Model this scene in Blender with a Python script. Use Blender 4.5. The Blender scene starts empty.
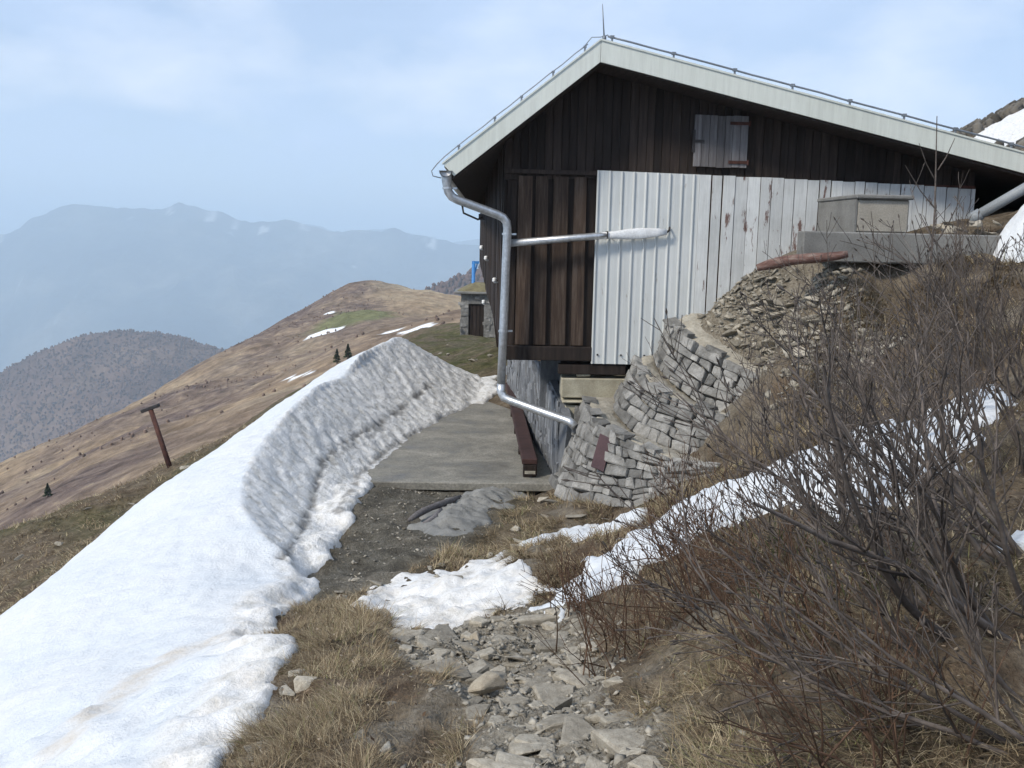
import bpy, bmesh, math, random
import numpy as np
from mathutils import Vector, Matrix

random.seed(7)
RNG = np.random.default_rng(11)
sc = bpy.context.scene
COL = sc.collection
R = math.radians

# ------------------------------------------------------------------ camera (eye = world origin)
FPX, CX, CY = 1000.0, 512.0, 384.0
VPX, VPY, ROLL = 480.0, 238.0, R(1.0)          # where world +Y vanishes, and the camera's small roll
_vy = Vector(((VPX - CX) / FPX, -(VPY - CY) / FPX, -1.0)).normalized()
_vz = Vector((math.sin(ROLL), math.cos(ROLL), 0.0))
_vz = (_vz - _vy * _vz.dot(_vy)).normalized()
_vx = _vy.cross(_vz)
W2C = Matrix((_vx, _vy, _vz)).transposed()     # world vector -> camera vector
C2W = W2C.transposed()
cam_data = bpy.data.cameras.new("camera")
cam_data.sensor_width = 36.0
cam_data.lens = 36.0 * FPX / 1024.0
cam_data.clip_start = 0.05
cam_data.clip_end = 60000
cam = bpy.data.objects.new("camera", cam_data)
COL.objects.link(cam)
cam.matrix_world = C2W.to_4x4()
sc.camera = cam

def ray(px, py):
    return (C2W @ Vector(((px - CX) / FPX, -(py - CY) / FPX, -1.0)))
def U(px, py, Y):
    d = ray(px, py); return d * (Y / d.y)
def X_of(px, py, Y): return U(px, py, Y).x
def Z_of(px, py, Y): return U(px, py, Y).z

# ------------------------------------------------------------------ numeric helpers
class RBF:
    def __init__(s, pts, lam=1e-3, scale=10.0):
        p = np.array(pts, float); s.sc = scale
        s.p = p[:, :2] / scale; n = len(p)
        A = np.zeros((n + 3, n + 3)); A[:n, :n] = s.phi(s.p, s.p) + lam * np.eye(n)
        P = np.c_[np.ones(n), s.p]; A[:n, n:] = P; A[n:, :n] = P.T
        s.w = np.linalg.solve(A, np.r_[p[:, 2], 0, 0, 0])
    def phi(s, a, b):
        d2 = ((a[:, None, :] - b[None, :, :]) ** 2).sum(-1)
        return 0.5 * d2 * np.log(d2 + 1e-12)
    def __call__(s, x, y):
        x = np.asarray(x, float); sh = x.shape
        q = np.c_[x.ravel(), np.asarray(y, float).ravel()] / s.sc
        out = np.empty(len(q)); n = len(s.p)
        for i in range(0, len(q), 20000):
            c = q[i:i + 20000]
            out[i:i + 20000] = s.phi(c, s.p) @ s.w[:n] + s.w[n] + c @ s.w[n + 1:]
        return out.reshape(sh)

_perm = np.random.default_rng(3).permutation(512)
_perm = np.r_[_perm, _perm, _perm]
_gr = np.random.default_rng(4).normal(size=(512, 2)); _gr /= np.linalg.norm(_gr, axis=1)[:, None]
def perlin(x, y):
    x = np.asarray(x, float); y = np.asarray(y, float)
    xi = np.floor(x).astype(int); yi = np.floor(y).astype(int)
    xf, yf = x - xi, y - yi
    u = xf * xf * xf * (xf * (xf * 6 - 15) + 10); v = yf * yf * yf * (yf * (yf * 6 - 15) + 10)
    def g(ix, iy, dx, dy):
        h = _perm[(_perm[ix & 511] + iy) & 511]; q = _gr[h]
        return q[..., 0] * dx + q[..., 1] * dy
    a = g(xi, yi, xf, yf); b = g(xi + 1, yi, xf - 1, yf)
    c = g(xi, yi + 1, xf, yf - 1); d = g(xi + 1, yi + 1, xf - 1, yf - 1)
    return (a + u * (b - a)) + v * ((c + u * (d - c)) - (a + u * (b - a)))
def fbm(x, y, sc_=1.0, oct=4, gain=0.5):
    t = 0; a = 1.0
    for i in range(oct):
        t = t + a * perlin(x * sc_ + 17.3 * i, y * sc_ - 9.1 * i); sc_ *= 2.03; a *= gain
    return t
def ridged(x, y, sc_=1.0, oct=4, gain=0.5):
    t = 0; a = 1.0
    for i in range(oct):
        t = t + a * (0.5 - np.abs(perlin(x * sc_ + 5.7 * i, y * sc_ + 3.3 * i))); sc_ *= 2.1; a *= gain
    return t
def smooth(a, b, x):
    t = np.clip((x - a) / (b - a), 0, 1); return t * t * (3 - 2 * t)
def sdist(poly, x, y):
    """signed distance to a polygon in plan, positive inside"""
    P = np.array(poly, float); x = np.asarray(x, float); y = np.asarray(y, float)
    d = np.full(x.shape, 1e9); ins = np.zeros(x.shape, bool)
    for i in range(len(P)):
        a, b = P[i], P[(i + 1) % len(P)]; e = b - a
        t = np.clip(((x - a[0]) * e[0] + (y - a[1]) * e[1]) / (e @ e + 1e-12), 0, 1)
        d = np.minimum(d, np.hypot(x - a[0] - t * e[0], y - a[1] - t * e[1]))
        c = ((a[1] > y) != (b[1] > y)) & (x < (b[0] - a[0]) * (y - a[1]) / (b[1] - a[1] + 1e-12) + a[0])
        ins ^= c
    return np.where(ins, d, -d)

# ------------------------------------------------------------------ object helpers
def link_mesh(name, verts, faces, mat=None, parent=None, smooth_shade=False, attrs=None, mats=None, mi=None):
    me = bpy.data.meshes.new(name)
    if isinstance(verts, np.ndarray) and isinstance(faces, np.ndarray):
        nv, nf, k = len(verts), len(faces), faces.shape[1]
        me.vertices.add(nv); me.vertices.foreach_set("co", verts.astype(np.float32).ravel())
        me.loops.add(nf * k); me.loops.foreach_set("vertex_index", faces.astype(np.int32).ravel())
        me.polygons.add(nf); me.polygons.foreach_set("loop_start", np.arange(0, nf * k, k, dtype=np.int32))
        me.update(calc_edges=True); me.validate()
    else:
        me.from_pydata([tuple(v) for v in verts], [], [tuple(f) for f in faces]); me.update()
    if attrs:
        for k_, v in attrs.items():
            v = np.asarray(v, np.float32)
            if v.ndim == 1:
                a = me.attributes.new(k_, 'FLOAT', 'POINT'); a.data.foreach_set("value", v)
            else:
                a = me.attributes.new(k_, 'FLOAT_COLOR', 'POINT')
                a.data.foreach_set("color", np.c_[v, np.ones(len(v))].astype(np.float32).ravel())
    for m in (mats or ([mat] if mat else [])): me.materials.append(m)
    if mi is not None: me.polygons.foreach_set("material_index", np.asarray(mi, np.int32))
    if smooth_shade: me.polygons.foreach_set("use_smooth", np.ones(len(me.polygons), bool))
    o = bpy.data.objects.new(name, me); COL.objects.link(o)
    if parent: o.parent = parent
    return o
def tag(o, label=None, cat=None, group=None, kind=None):
    if label: o["label"] = label
    if cat: o["category"] = cat
    if group: o["group"] = group
    if kind: o["kind"] = kind
    return o
def empty(name, loc=(0, 0, 0), rz=0.0):
    o = bpy.data.objects.new(name, None); COL.objects.link(o)
    o.location = loc; o.rotation_euler = (0, 0, rz); o.empty_display_size = 0.2
    return o
def settle(root):
    """put the Empty at a base point while its parts keep their world places"""
    inv = Matrix.Translation(root.location).inverted()
    for c in root.children:
        c.data.transform(inv)
        for g in c.children: g.data.transform(inv)

class MB:
    def __init__(s): s.v = []; s.f = []; s.t = []; s.mi = []; s.cur = 0
    def add(s, vs, fs, tint=None):
        b = len(s.v); s.v += [tuple(v) for v in vs]; s.f += [tuple(i + b for i in f) for f in fs]
        s.mi += [s.cur] * len(fs)
        s.t += [random.random() if tint is None else tint] * len(vs)
    def box(s, c, size, rot=None, tint=None, jit=0.0):
        c = Vector(c); h = Vector(size) / 2; M_ = rot or Matrix.Identity(3)
        vs = []
        for z in (-1, 1):
            for (x, y) in ((-1, -1), (1, -1), (1, 1), (-1, 1)):
                p = Vector((x * h.x, y * h.y, z * h.z))
                if jit: p += Vector((random.uniform(-jit, jit), random.uniform(-jit, jit), random.uniform(-jit, jit)))
                vs.append(c + M_ @ p)
        s.add(vs, [(3, 2, 1, 0), (4, 5, 6, 7), (0, 1, 5, 4), (1, 2, 6, 5), (2, 3, 7, 6), (3, 0, 4, 7)], tint)
    def tube(s, pts, rad, n=6, cap=True, tint=None):
        pts = [Vector(p) for p in pts]
        if not hasattr(rad, '__len__'): rad = [rad] * len(pts)
        vs = []; up = None
        for i, p in enumerate(pts):
            t = (pts[min(i + 1, len(pts) - 1)] - pts[max(i - 1, 0)])
            t = t.normalized() if t.length > 1e-9 else Vector((0, 0, 1))
            if up is None:
                up = Vector((0, 0, 1)) if abs(t.z) < 0.9 else Vector((1, 0, 0))
            a = (up - t * up.dot(t)).normalized(); b = t.cross(a); up = a
            for k in range(n):
                w = 2 * math.pi * k / n
                vs.append(p + (a * math.cos(w) + b * math.sin(w)) * rad[i])
        fs = [(i * n + k, i * n + (k + 1) % n, (i + 1) * n + (k + 1) % n, (i + 1) * n + k)
              for i in range(len(pts) - 1) for k in range(n)]
        if cap: fs += [tuple(range(n - 1, -1, -1)), tuple((len(pts) - 1) * n + k for k in range(n))]
        s.add(vs, fs, tint)
    def prism(s, poly, vec, tint=None):
        """poly: 3-D polygon, vec: extrusion vector"""
        poly = [Vector(p) for p in poly]; n = len(poly); vec = Vector(vec)
        vs = poly + [p + vec for p in poly]
        fs = [tuple(range(n)), tuple(range(2 * n - 1, n - 1, -1))] + \
             [((i + 1) % n, i, n + i, n + (i + 1) % n) for i in range(n)]
        s.add(vs, fs, tint)
    def build(s, name, mat, parent=None, smooth_shade=False, bevel=0.0, fix=True, mats=None):
        o = link_mesh(name, s.v, s.f, mat, parent, smooth_shade, {"tint": s.t}, mats=mats, mi=s.mi if mats else None)
        if fix or bevel:
            bm = bmesh.new(); bm.from_mesh(o.data)
            bmesh.ops.recalc_face_normals(bm, faces=bm.faces)
            if bevel:
                bmesh.ops.bevel(bm, geom=[e for e in bm.edges if e.is_manifold and e.calc_face_angle(0) > 0.6],
                                offset=bevel, segments=1, affect='EDGES')
            bm.to_mesh(o.data); bm.free()
        return o

# ------------------------------------------------------------------ materials
class NT:
    def __init__(s, name):
        s.m = bpy.data.materials.new(name); s.m.use_nodes = True
        s.nt = s.m.node_tree; s.b = s.nt.nodes["Principled BSDF"]; s.out = s.nt.nodes["Material Output"]
    def n(s, t, **kw):
        nd = s.nt.nodes.new(t)
        for k, v in kw.items():
            if k in nd.inputs: nd.inputs[k].default_value = v
            else: setattr(nd, k, v)
        return nd
    def l(s, a, b): s.nt.links.new(a, b)
    def coord(s, scale=(1, 1, 1), kind='Object', rot=(0, 0, 0)):
        t = s.n('ShaderNodeTexCoord'); m = s.n('ShaderNodeMapping')
        m.inputs['Scale'].default_value = scale; m.inputs['Rotation'].default_value = rot
        s.l(t.outputs[kind], m.inputs['Vector']); return m.outputs['Vector']
    def noise(s, vec, scale, detail=4, rough=0.55, dist=0.0):
        n = s.n('ShaderNodeTexNoise'); n.inputs['Scale'].default_value = scale
        n.inputs['Detail'].default_value = detail; n.inputs['Roughness'].default_value = rough
        n.inputs['Distortion'].default_value = dist
        s.l(vec, n.inputs['Vector']); return n.outputs['Fac']
    def ramp(s, fac, stops):
        r = s.n('ShaderNodeValToRGB'); e = r.color_ramp.elements
        while len(e) < len(stops): e.new(0.5)
        for i, (p, c) in enumerate(stops):
            e[i].position = p
            e[i].color = (c[0], c[1], c[2], 1) if hasattr(c, '__len__') else (c, c, c, 1)
        s.l(fac, r.inputs['Fac']); return r.outputs['Color']
    def mix(s, fac, a, b, mode='MIX'):
        m = s.n('ShaderNodeMix', data_type='RGBA', blend_type=mode)
        for sock, v in ((m.inputs['Factor'], fac), (m.inputs['A'], a), (m.inputs['B'], b)):
            pass
        ins = [i for i in m.inputs if i.enabled]
        for sock, v in zip(ins, (fac, a, b)):
            if hasattr(v, 'node'): s.l(v, sock)
            elif hasattr(v, '__len__'): sock.default_value = (v[0], v[1], v[2], 1)
            elif sock.type == 'RGBA': sock.default_value = (v, v, v, 1)
            else: sock.default_value = v
        return [o for o in m.outputs if o.enabled][0]
    def math(s, op, a, b=0.0):
        m = s.n('ShaderNodeMath', operation=op)
        for i, v in enumerate((a, b)):
            if hasattr(v, 'node'): s.l(v, m.inputs[i])
            else: m.inputs[i].default_value = v
        return m.outputs[0]
    def attr(s, name):
        a = s.n('ShaderNodeAttribute', attribute_name=name); return a
    def bump(s, h, strength=0.5, dist=0.02, normal=None):
        b = s.n('ShaderNodeBump'); b.inputs['Strength'].default_value = strength
        b.inputs['Distance'].default_value = dist
        s.l(h, b.inputs['Height'])
        if normal: s.l(normal, b.inputs['Normal'])
        return b.outputs['Normal']
    def done(s, color, rough=0.8, normal=None, metallic=0.0, spec=0.3):
        if hasattr(color, 'node'): s.l(color, s.b.inputs['Base Color'])
        else: s.b.inputs['Base Color'].default_value = (*color, 1)
        if hasattr(rough, 'node'): s.l(rough, s.b.inputs['Roughness'])
        else: s.b.inputs['Roughness'].default_value = rough
        s.b.inputs['Metallic'].default_value = metallic
        s.b.inputs['Specular IOR Level'].default_value = spec
        if normal: s.l(normal, s.b.inputs['Normal'])
        return s.m

def simple(name, stops, scale=6, stretch=(1, 1, 1), rough=0.8, bump=0.3, bdist=0.01, metallic=0.0, spec=0.3,
           tint=None, fine=60, rnd=None):
    t = NT(name); v = t.coord(stretch)
    f = t.noise(v, scale, 6, 0.62)
    c = t.ramp(f, stops)
    g = t.noise(v, fine, 3, 0.6)
    c = t.mix(0.5, c, t.ramp(g, [(0.25, 0.55), (0.75, 1.35)]), 'MULTIPLY')
    if tint:
        a = t.attr("tint").outputs['Fac']
        c = t.mix(1.0, c, t.ramp(a, [(0.0, tint[0]), (1.0, tint[1])]), 'MULTIPLY')
    if rnd:
        oi = t.n('ShaderNodeObjectInfo')
        c = t.mix(1.0, c, t.ramp(oi.outputs['Random'], [(0.0, rnd[0]), (1.0, rnd[1])]), 'MULTIPLY')
    nm = t.bump(t.math('ADD', f, t.math('MULTIPLY', g, 0.5)), bump, bdist) if bump else None
    return t.done(c, rough, nm, metallic, spec)

M_ = {}
M_['dark_wood'] = simple('dark_wood', [(0.3, (.014, .010, .0085)), (0.55, (.030, .021, .017)), (0.8, (.060, .045, .037))], 5, (5, 5, .35), .85, .5, .006, tint=(0.6, 1.5))
M_['brown_board'] = simple('brown_board', [(0.3, (.035, .022, .016)), (0.5, (.065, .042, .029)), (0.75, (.125, .095, .075))], 6, (5, 5, .3), .8, .5, .005, tint=(0.7, 1.3))
M_['grey_board'] = simple('grey_board', [(0.3, (.09, .08, .08)), (0.6, (.165, .155, .155)), (0.85, (.25, .24, .24))], 6, (7, 7, .3), .85, .5, .005, tint=(0.75, 1.2))
M_['soffit_wood'] = simple('soffit_wood', [(0.3, (.018, .013, .011)), (0.7, (.05, .037, .032))], 6, (6, .6, 1), .85, .4, .004)
def mat_sheet():
    t = NT('white_metal'); f = t.noise(t.coord((8, 8, .22)), 2.6, 6, .7); g = t.noise(t.coord((1, 1, .7)), 1.3, 4, .6); d = t.noise(t.coord((1, 1, .35)), 17, 5, .7); p = t.noise(t.coord((.9, .9, .3)), 2.2, 3, .5)
    c = t.ramp(g, [(.3, (.52, .535, .52)), (.7, (.62, .635, .625))])
    c = t.mix(.45, c, t.ramp(f, [(.35, .74), (.62, 1.08)]), 'MULTIPLY')
    c = t.mix(t.ramp(d, [(.63, 0), (.72, .65)]), c, (.27, .23, .19))
    return t.done(c, t.ramp(f, [(.3, .6), (.7, .4)]), t.bump(p, .35, .02), 0, .4)
M_['white_metal'] = mat_sheet()
def mat_fascia():
    t = NT('fascia_white'); f = t.noise(t.coord((7, 2, .5)), 3.2, 5, .65); g = t.noise(t.coord((1, 1, 1)), 1.1, 3, .5); d = t.noise(t.coord((1, 1, 1)), 28, 4, .7)
    c = t.ramp(g, [(.3, (.56, .58, .52)), (.7, (.635, .655, .60))])
    c = t.mix(.35, c, t.ramp(f, [(.35, .72), (.6, 1.08)]), 'MULTIPLY'); c = t.mix(t.ramp(d, [(.66, 0), (.74, .5)]), c, (.30, .27, .22))
    return t.done(c, .5, None, 0, .3)
M_['fascia_white'] = mat_fascia()
M_['zinc'] = simple('zinc', [(0.3, (.42, .43, .44)), (0.7, (.62, .63, .64))], 5, (1, 1, 1), .38, .08, .003, metallic=.75, spec=.5, fine=30)
M_['white_pole'] = simple('white_pole', [(0.3, (.6, .6, .6)), (0.7, (.78, .79, .79))], 5, (1, 1, 1), .35, .05, .002, spec=.5)
M_['wire'] = simple('wire', [(0.3, (.16, .18, .20)), (0.7, (.25, .27, .30))], 5, (1, 1, 1), .5, 0, metallic=.3)
M_['roof_metal'] = simple('roof_metal', [(0.3, (.16, .17, .17)), (0.7, (.24, .25, .25))], 2, (1, 1, 1), .5, .05, .003)
M_['rust'] = simple('rust', [(0.3, (.035, .018, .015)), (0.6, (.085, .035, .026)), (0.85, (.13, .07, .05))], 9, (1, 1, 1), .85, .3, .004)
M_['beam_red'] = simple('beam_red', [(0.3, (.03, .016, .014)), (0.7, (.062, .03, .026))], 5, (1, 1, 1), .8, .3, .004)
M_['dark_iron'] = simple('dark_iron', [(0.3, (.02, .018, .018)), (0.7, (.05, .045, .045))], 9, (1, 1, 1), .7, .1, .003)
M_['concrete'] = simple('concrete', [(0.25, (.24, .22, .185)), (0.6, (.34, .315, .27)), (0.85, (.41, .385, .335))], 3, (1, 1, 1), .9, .3, .006, tint=(1, 1))
M_['concrete_dark'] = simple('concrete_dark', [(0.25, (.12, .117, .11)), (0.55, (.20, .197, .185)), (0.85, (.30, .29, .27))], 2.5, (1, 1, 1), .9, .3, .006)
M_['cream'] = simple('cream_mortar', [(0.25, (.24, .21, .15)), (0.6, (.42, .385, .29)), (0.85, (.52, .49, .40))], 4, (1, 1, 1), .9, .4, .008)
M_['mortar'] = simple('mortar', [(0.25, (.25, .225, .18)), (0.6, (.39, .36, .30)), (0.85, (.48, .45, .385))], 5, (1, 1, 1), .95, .9, .03, fine=30)
M_['wall_stone'] = simple('wall_stone', [(0.2, (.09, .087, .08)), (0.43, (.20, .195, .182)), (0.6, (.28, .272, .255)), (0.8, (.40, .39, .365))], 7, (1, 1, 1), .9, .8, .025, tint=(0.6, 1.25), fine=45)
M_['stone'] = simple('limestone', [(0.2, (.17, .15, .118)), (0.5, (.325, .292, .235)), (0.8, (.46, .425, .355))], 6, (1, 1, 1), .9, .6, .012, rnd=(0.62, 1.25), fine=40)
M_['warm_stone'] = simple('warm_limestone', [(0.2, (.24, .20, .145)), (0.6, (.37, .32, .245)), (0.85, (.44, .39, .31))], 6, (1, 1, 1), .9, .6, .012, fine=40)
M_['pebble'] = simple('pebble', [(0.2, (.15, .137, .11)), (0.5, (.29, .265, .22)), (0.8, (.43, .40, .34))], 9, (1, 1, 1), .9, .3, .006, tint=(0.5, 1.3))
M_['slate'] = simple('slate', [(0.2, (.09, .10, .115)), (0.5, (.18, .19, .205)), (0.8, (.29, .295, .30))], 5, (2.5, 2.5, .8), .75, .6, .012, tint=(0.55, 1.25))
M_['tarp'] = simple('tarp', [(0.2, (.13, .128, .12)), (0.5, (.20, .198, .185)), (0.8, (.27, .265, .25))], 5, (1, 1, 1), .7, .4, .015)
M_['bark'] = simple('bark', [(0.2, (.05, .040, .035)), (0.5, (.105, .086, .074)), (0.8, (.21, .178, .155))], 14, (1, 1, 1), .85, .2, .003, tint=(0.6, 1.35))
M_['heather'] = simple('heather', [(0.2, (.05, .029, .019)), (0.5, (.095, .056, .036)), (0.8, (.165, .105, .065))], 14, (1, 1, 1), .85, 0, tint=(0.6, 1.4))
M_['green_brush'] = simple('green_brush', [(0.2, (.03, .035, .014)), (0.5, (.06, .068, .026)), (0.8, (.10, .105, .045))], 14, (1, 1, 1), .85, 0, tint=(0.6, 1.4))
M_['blue_paint'] = simple('blue_paint', [(0.3, (.04, .17, .42)), (0.7, (.06, .24, .55))], 4, (1, 1, 1), .5, 0)
M_['white_ceramic'] = simple('white_ceramic', [(0.3, (.7, .7, .68)), (0.7, (.8, .8, .78))], 4, (1, 1, 1), .3, 0)
M_['plaque'] = simple('plaque_red', [(0.3, (.05, .027, .03)), (0.7, (.085, .045, .05))], 5, (1, 1, 1), .6, .1, .003)
M_['log_wood'] = simple('log_wood', [(0.3, (.07, .035, .028)), (0.5, (.15, .085, .07)), (0.75, (.26, .215, .18))], 6, (1, 4, 4), .85, .4, .006)
M_['needle'] = simple('needle', [(0.3, (.02, .032, .018)), (0.7, (.045, .065, .035))], 8, (1, 1, 1), .9, 0, tint=(0.6, 1.3))
M_['moss_roof'] = simple('moss_roof', [(0.3, (.10, .085, .05)), (0.6, (.19, .165, .09)), (0.8, (.25, .22, .13))], 4, (1, 1, 1), .95, .5, .03)
M_['pvc'] = simple('grey_pipe', [(0.3, (.20, .215, .225)), (0.7, (.27, .285, .295))], 3, (1, 1, 1), .55, .05, .002)

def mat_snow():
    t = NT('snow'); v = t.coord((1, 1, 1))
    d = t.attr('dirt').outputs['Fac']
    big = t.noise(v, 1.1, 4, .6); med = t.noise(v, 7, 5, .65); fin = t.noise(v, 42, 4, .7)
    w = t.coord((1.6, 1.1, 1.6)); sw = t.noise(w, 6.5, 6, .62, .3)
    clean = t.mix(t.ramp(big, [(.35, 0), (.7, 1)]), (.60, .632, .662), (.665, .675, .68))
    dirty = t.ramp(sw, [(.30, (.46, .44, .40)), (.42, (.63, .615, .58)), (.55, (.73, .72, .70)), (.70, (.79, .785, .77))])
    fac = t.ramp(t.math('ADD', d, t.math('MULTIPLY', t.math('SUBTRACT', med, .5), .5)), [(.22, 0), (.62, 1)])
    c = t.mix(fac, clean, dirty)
    c = t.mix(1.0, c, t.ramp(fin, [(.25, .90), (.6, 1.02)]), 'MULTIPLY')
    b = t.attr('brown').outputs['Fac']
    c = t.mix(t.math('MULTIPLY', b, t.ramp(med, [(.35, .25), (.65, 1)])), c, (.52, .46, .38))
    k = t.attr('crack').outputs['Fac']
    c = t.mix(t.math('MULTIPLY', k, .85), c, (.17, .16, .145))
    h = t.math('ADD', t.math('MULTIPLY', med, .8), t.math('ADD', t.math('MULTIPLY', fin, .35), t.math('MULTIPLY', t.math('MULTIPLY', sw, d), 1.0)))
    nm = t.bump(h, .55, .05)
    m = t.done(c, .6, nm, 0, .3)
    t.b.inputs['Subsurface Weight'].default_value = 0.0
    return m
M_['snow'] = mat_snow()

def mat_ground():
    t = NT('ground'); v = t.coord((1, 1, 1))
    n1 = t.noise(v, .9, 6, .6); n2 = t.noise(v, 5, 6, .7); n3 = t.noise(v, 32, 5, .7)
    wv = t.coord((9, 3, 3), rot=(0, 0, .5)); n4 = t.noise(wv, 6, 4, .7, .8)
    grass = t.ramp(n2, [(.28, (.055, .041, .028)), (.47, (.125, .097, .066)), (.62, (.20, .16, .112)), (.8, (.28, .235, .17))])
    grass = t.mix(.8, grass, t.ramp(n4, [(.3, .5), (.7, 1.35)]), 'MULTIPLY')
    red = t.mix(t.ramp(n1, [(.5, 0), (.72, .4)]), grass, (.12, .062, .034))
    m = t.attr('mask'); sep = t.n('ShaderNodeSeparateColor'); t.l(m.outputs['Color'], sep.inputs['Color'])
    stone = t.ramp(n3, [(.3, (.12, .10, .072)), (.5, (.26, .232, .185)), (.7, (.39, .36, .30))])
    stone = t.mix(.7, stone, t.ramp(n2, [(.3, .6), (.7, 1.25)]), 'MULTIPLY')
    mud = t.ramp(n2, [(.3, (.055, .049, .039)), (.5, (.11, .10, .08)), (.7, (.18, .168, .14))])
    mud = t.mix(.6, mud, t.ramp(n3, [(.35, .6), (.7, 1.6)]), 'MULTIPLY')
    moss = t.ramp(n2, [(.3, (.035, .037, .012)), (.5, (.075, .078, .026)), (.72, (.135, .12, .05))])
    moss = t.mix(.6, moss, t.ramp(n3, [(.35, .65), (.7, 1.4)]), 'MULTIPLY')
    c = t.mix(sep.outputs['Blue'], red, moss)
    c = t.mix(sep.outputs['Green'], c, mud)
    c = t.mix(sep.outputs['Red'], c, stone)
    h = t.math('ADD', t.math('MULTIPLY', n2, 1.0), t.math('ADD', t.math('MULTIPLY', n3, .5), t.math('MULTIPLY', n4, .5)))
    return t.done(c, .95, t.bump(h, .9, .06), 0, .15)
M_['ground'] = mat_ground()

def mat_litter():
    t = NT('leaf_litter'); a = t.attr('tint').outputs['Fac']
    return t.done(t.ramp(a, [(0, (.05, .033, .023)), (.4, (.12, .078, .05)), (.75, (.21, .155, .105)), (1, (.34, .29, .22))]), .9, None, 0, .1)
M_['litter'] = mat_litter()
def mat_blade():
    t = NT('dry_grass'); a = t.attr('tint').outputs['Fac']
    c = t.ramp(a, [(0, (.055, .038, .024)), (.3, (.135, .098, .06)), (.6, (.26, .20, .122)), (.9, (.47, .39, .255)), (1, (.17, .17, .07))])
    return t.done(c, .85, None, 0, .15)
M_['blade'] = mat_blade()

def mat_hill(name, stops, scale, patch=None, veg=None, snow=None, s2=6.0):
    t = NT(name); v = t.coord((1, 1, 1))
    n = t.noise(v, scale, 8, .62, .3); f = t.noise(v, scale * s2, 6, .7)
    c = t.ramp(n, stops)
    if patch: c = t.mix(t.ramp(t.attr('veg').outputs['Fac'], [(0, 0), (1, 1)]), c, t.ramp(f, patch))
    if veg: c = t.mix(t.attr('green').outputs['Fac'], c, veg)
    c = t.mix(.75, c, t.ramp(f, [(.3, .55), (.7, 1.45)]), 'MULTIPLY')
    if snow: c = t.mix(t.attr('snow').outputs['Fac'], c, (.85, .87, .88))
    return t.done(c, .95, t.bump(f, .6, 1.0 / scale / 12), 0, .1)
M_['ridge'] = mat_hill('ridge_grass', [(.3, (.23, .165, .10)), (.5, (.40, .30, .185)), (.7, (.48, .40, .27))], .045,
                       [(.3, (.08, .06, .053)), (.48, (.135, .10, .087)), (.62, (.185, .143, .115)), (.75, (.27, .22, .135))], (.15, .165, .07), True, 9)
M_['forest'] = mat_hill('forest_slope', [(.3, (.07, .043, .035)), (.5, (.125, .08, .062)), (.72, (.20, .14, .10))], .006, s2=8)
M_['far'] = mat_hill('far_slope', [(.35, (.02, .035, .05)), (.5, (.055, .07, .07)), (.66, (.16, .16, .14))], .0016, None, None, True, 6)
M_['scrub'] = simple('bare_scrub', [(0.3, (.13, .093, .075)), (0.7, (.24, .175, .14))], .05, (1, 1, 1), .95, 0, tint=(0.8, 1.25))
M_['dark_scrub'] = simple('dark_scrub', [(0.3, (.06, .055, .045)), (0.7, (.15, .135, .115))], .6, (1, 1, 1), .95, 0, tint=(0.55, 1.5))
M_['wood'] = simple('bare_wood', [(0.3, (.075, .046, .038)), (0.7, (.175, .11, .085))], .012, (1, 1, 1), .95, 0, tint=(0.8, 1.2))

# ------------------------------------------------------------------ near terrain
CP = []                                        # control points (X, Y, Z)
def cp(px, py, Y): p = U(px, py, Y); CP.append((p.x, p.y, p.z))
for a in [(0, -6, -.9), (0, 0, -1.5), (.05, 2, -1.56), (-1.6, 1, -2.1), (-3.5, 1, -3.2), (1.5, .5, -1.0), (4, 0, -.2), (-8, 0, -6), (-8, 6, -6.2),
          (3.2, 3, -.75), (6, 3, .3), (10, 2, 1.5), (7, 8, .55), (10, 8, 1.4), (10, 14, 1.8), (7.5, 14, .5), (2, 18, -2.2), (3, 13, -1.2), (5, 14, -.3), (1.2, 14, -3.1), (5, 24, -1), (12, 24, 2), (20, 14, 5), (22, 5, 6),
          (22.5, 42, 5.6), (20.2, 42, 4.4), (17.5, 42, 2.2), (10, 40, -2.5), (30, 42, 9), (34, 62, 7.5), (20, 62, 2), (0, 62, -6), (60, 60, 11), (40, 20, 12),
          (-1.2, 11.4, -2.96), (-.3, 11.5, -2.965), (-1.6, 13.5, -3.05), (-1.6, 16.5, -3.05), (.6, 13, -3.07), (0, 17, -3.07), (-.2, 20.5, -2.98), (.9, 12, -3.06)]:
    CP.append(a)
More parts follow.
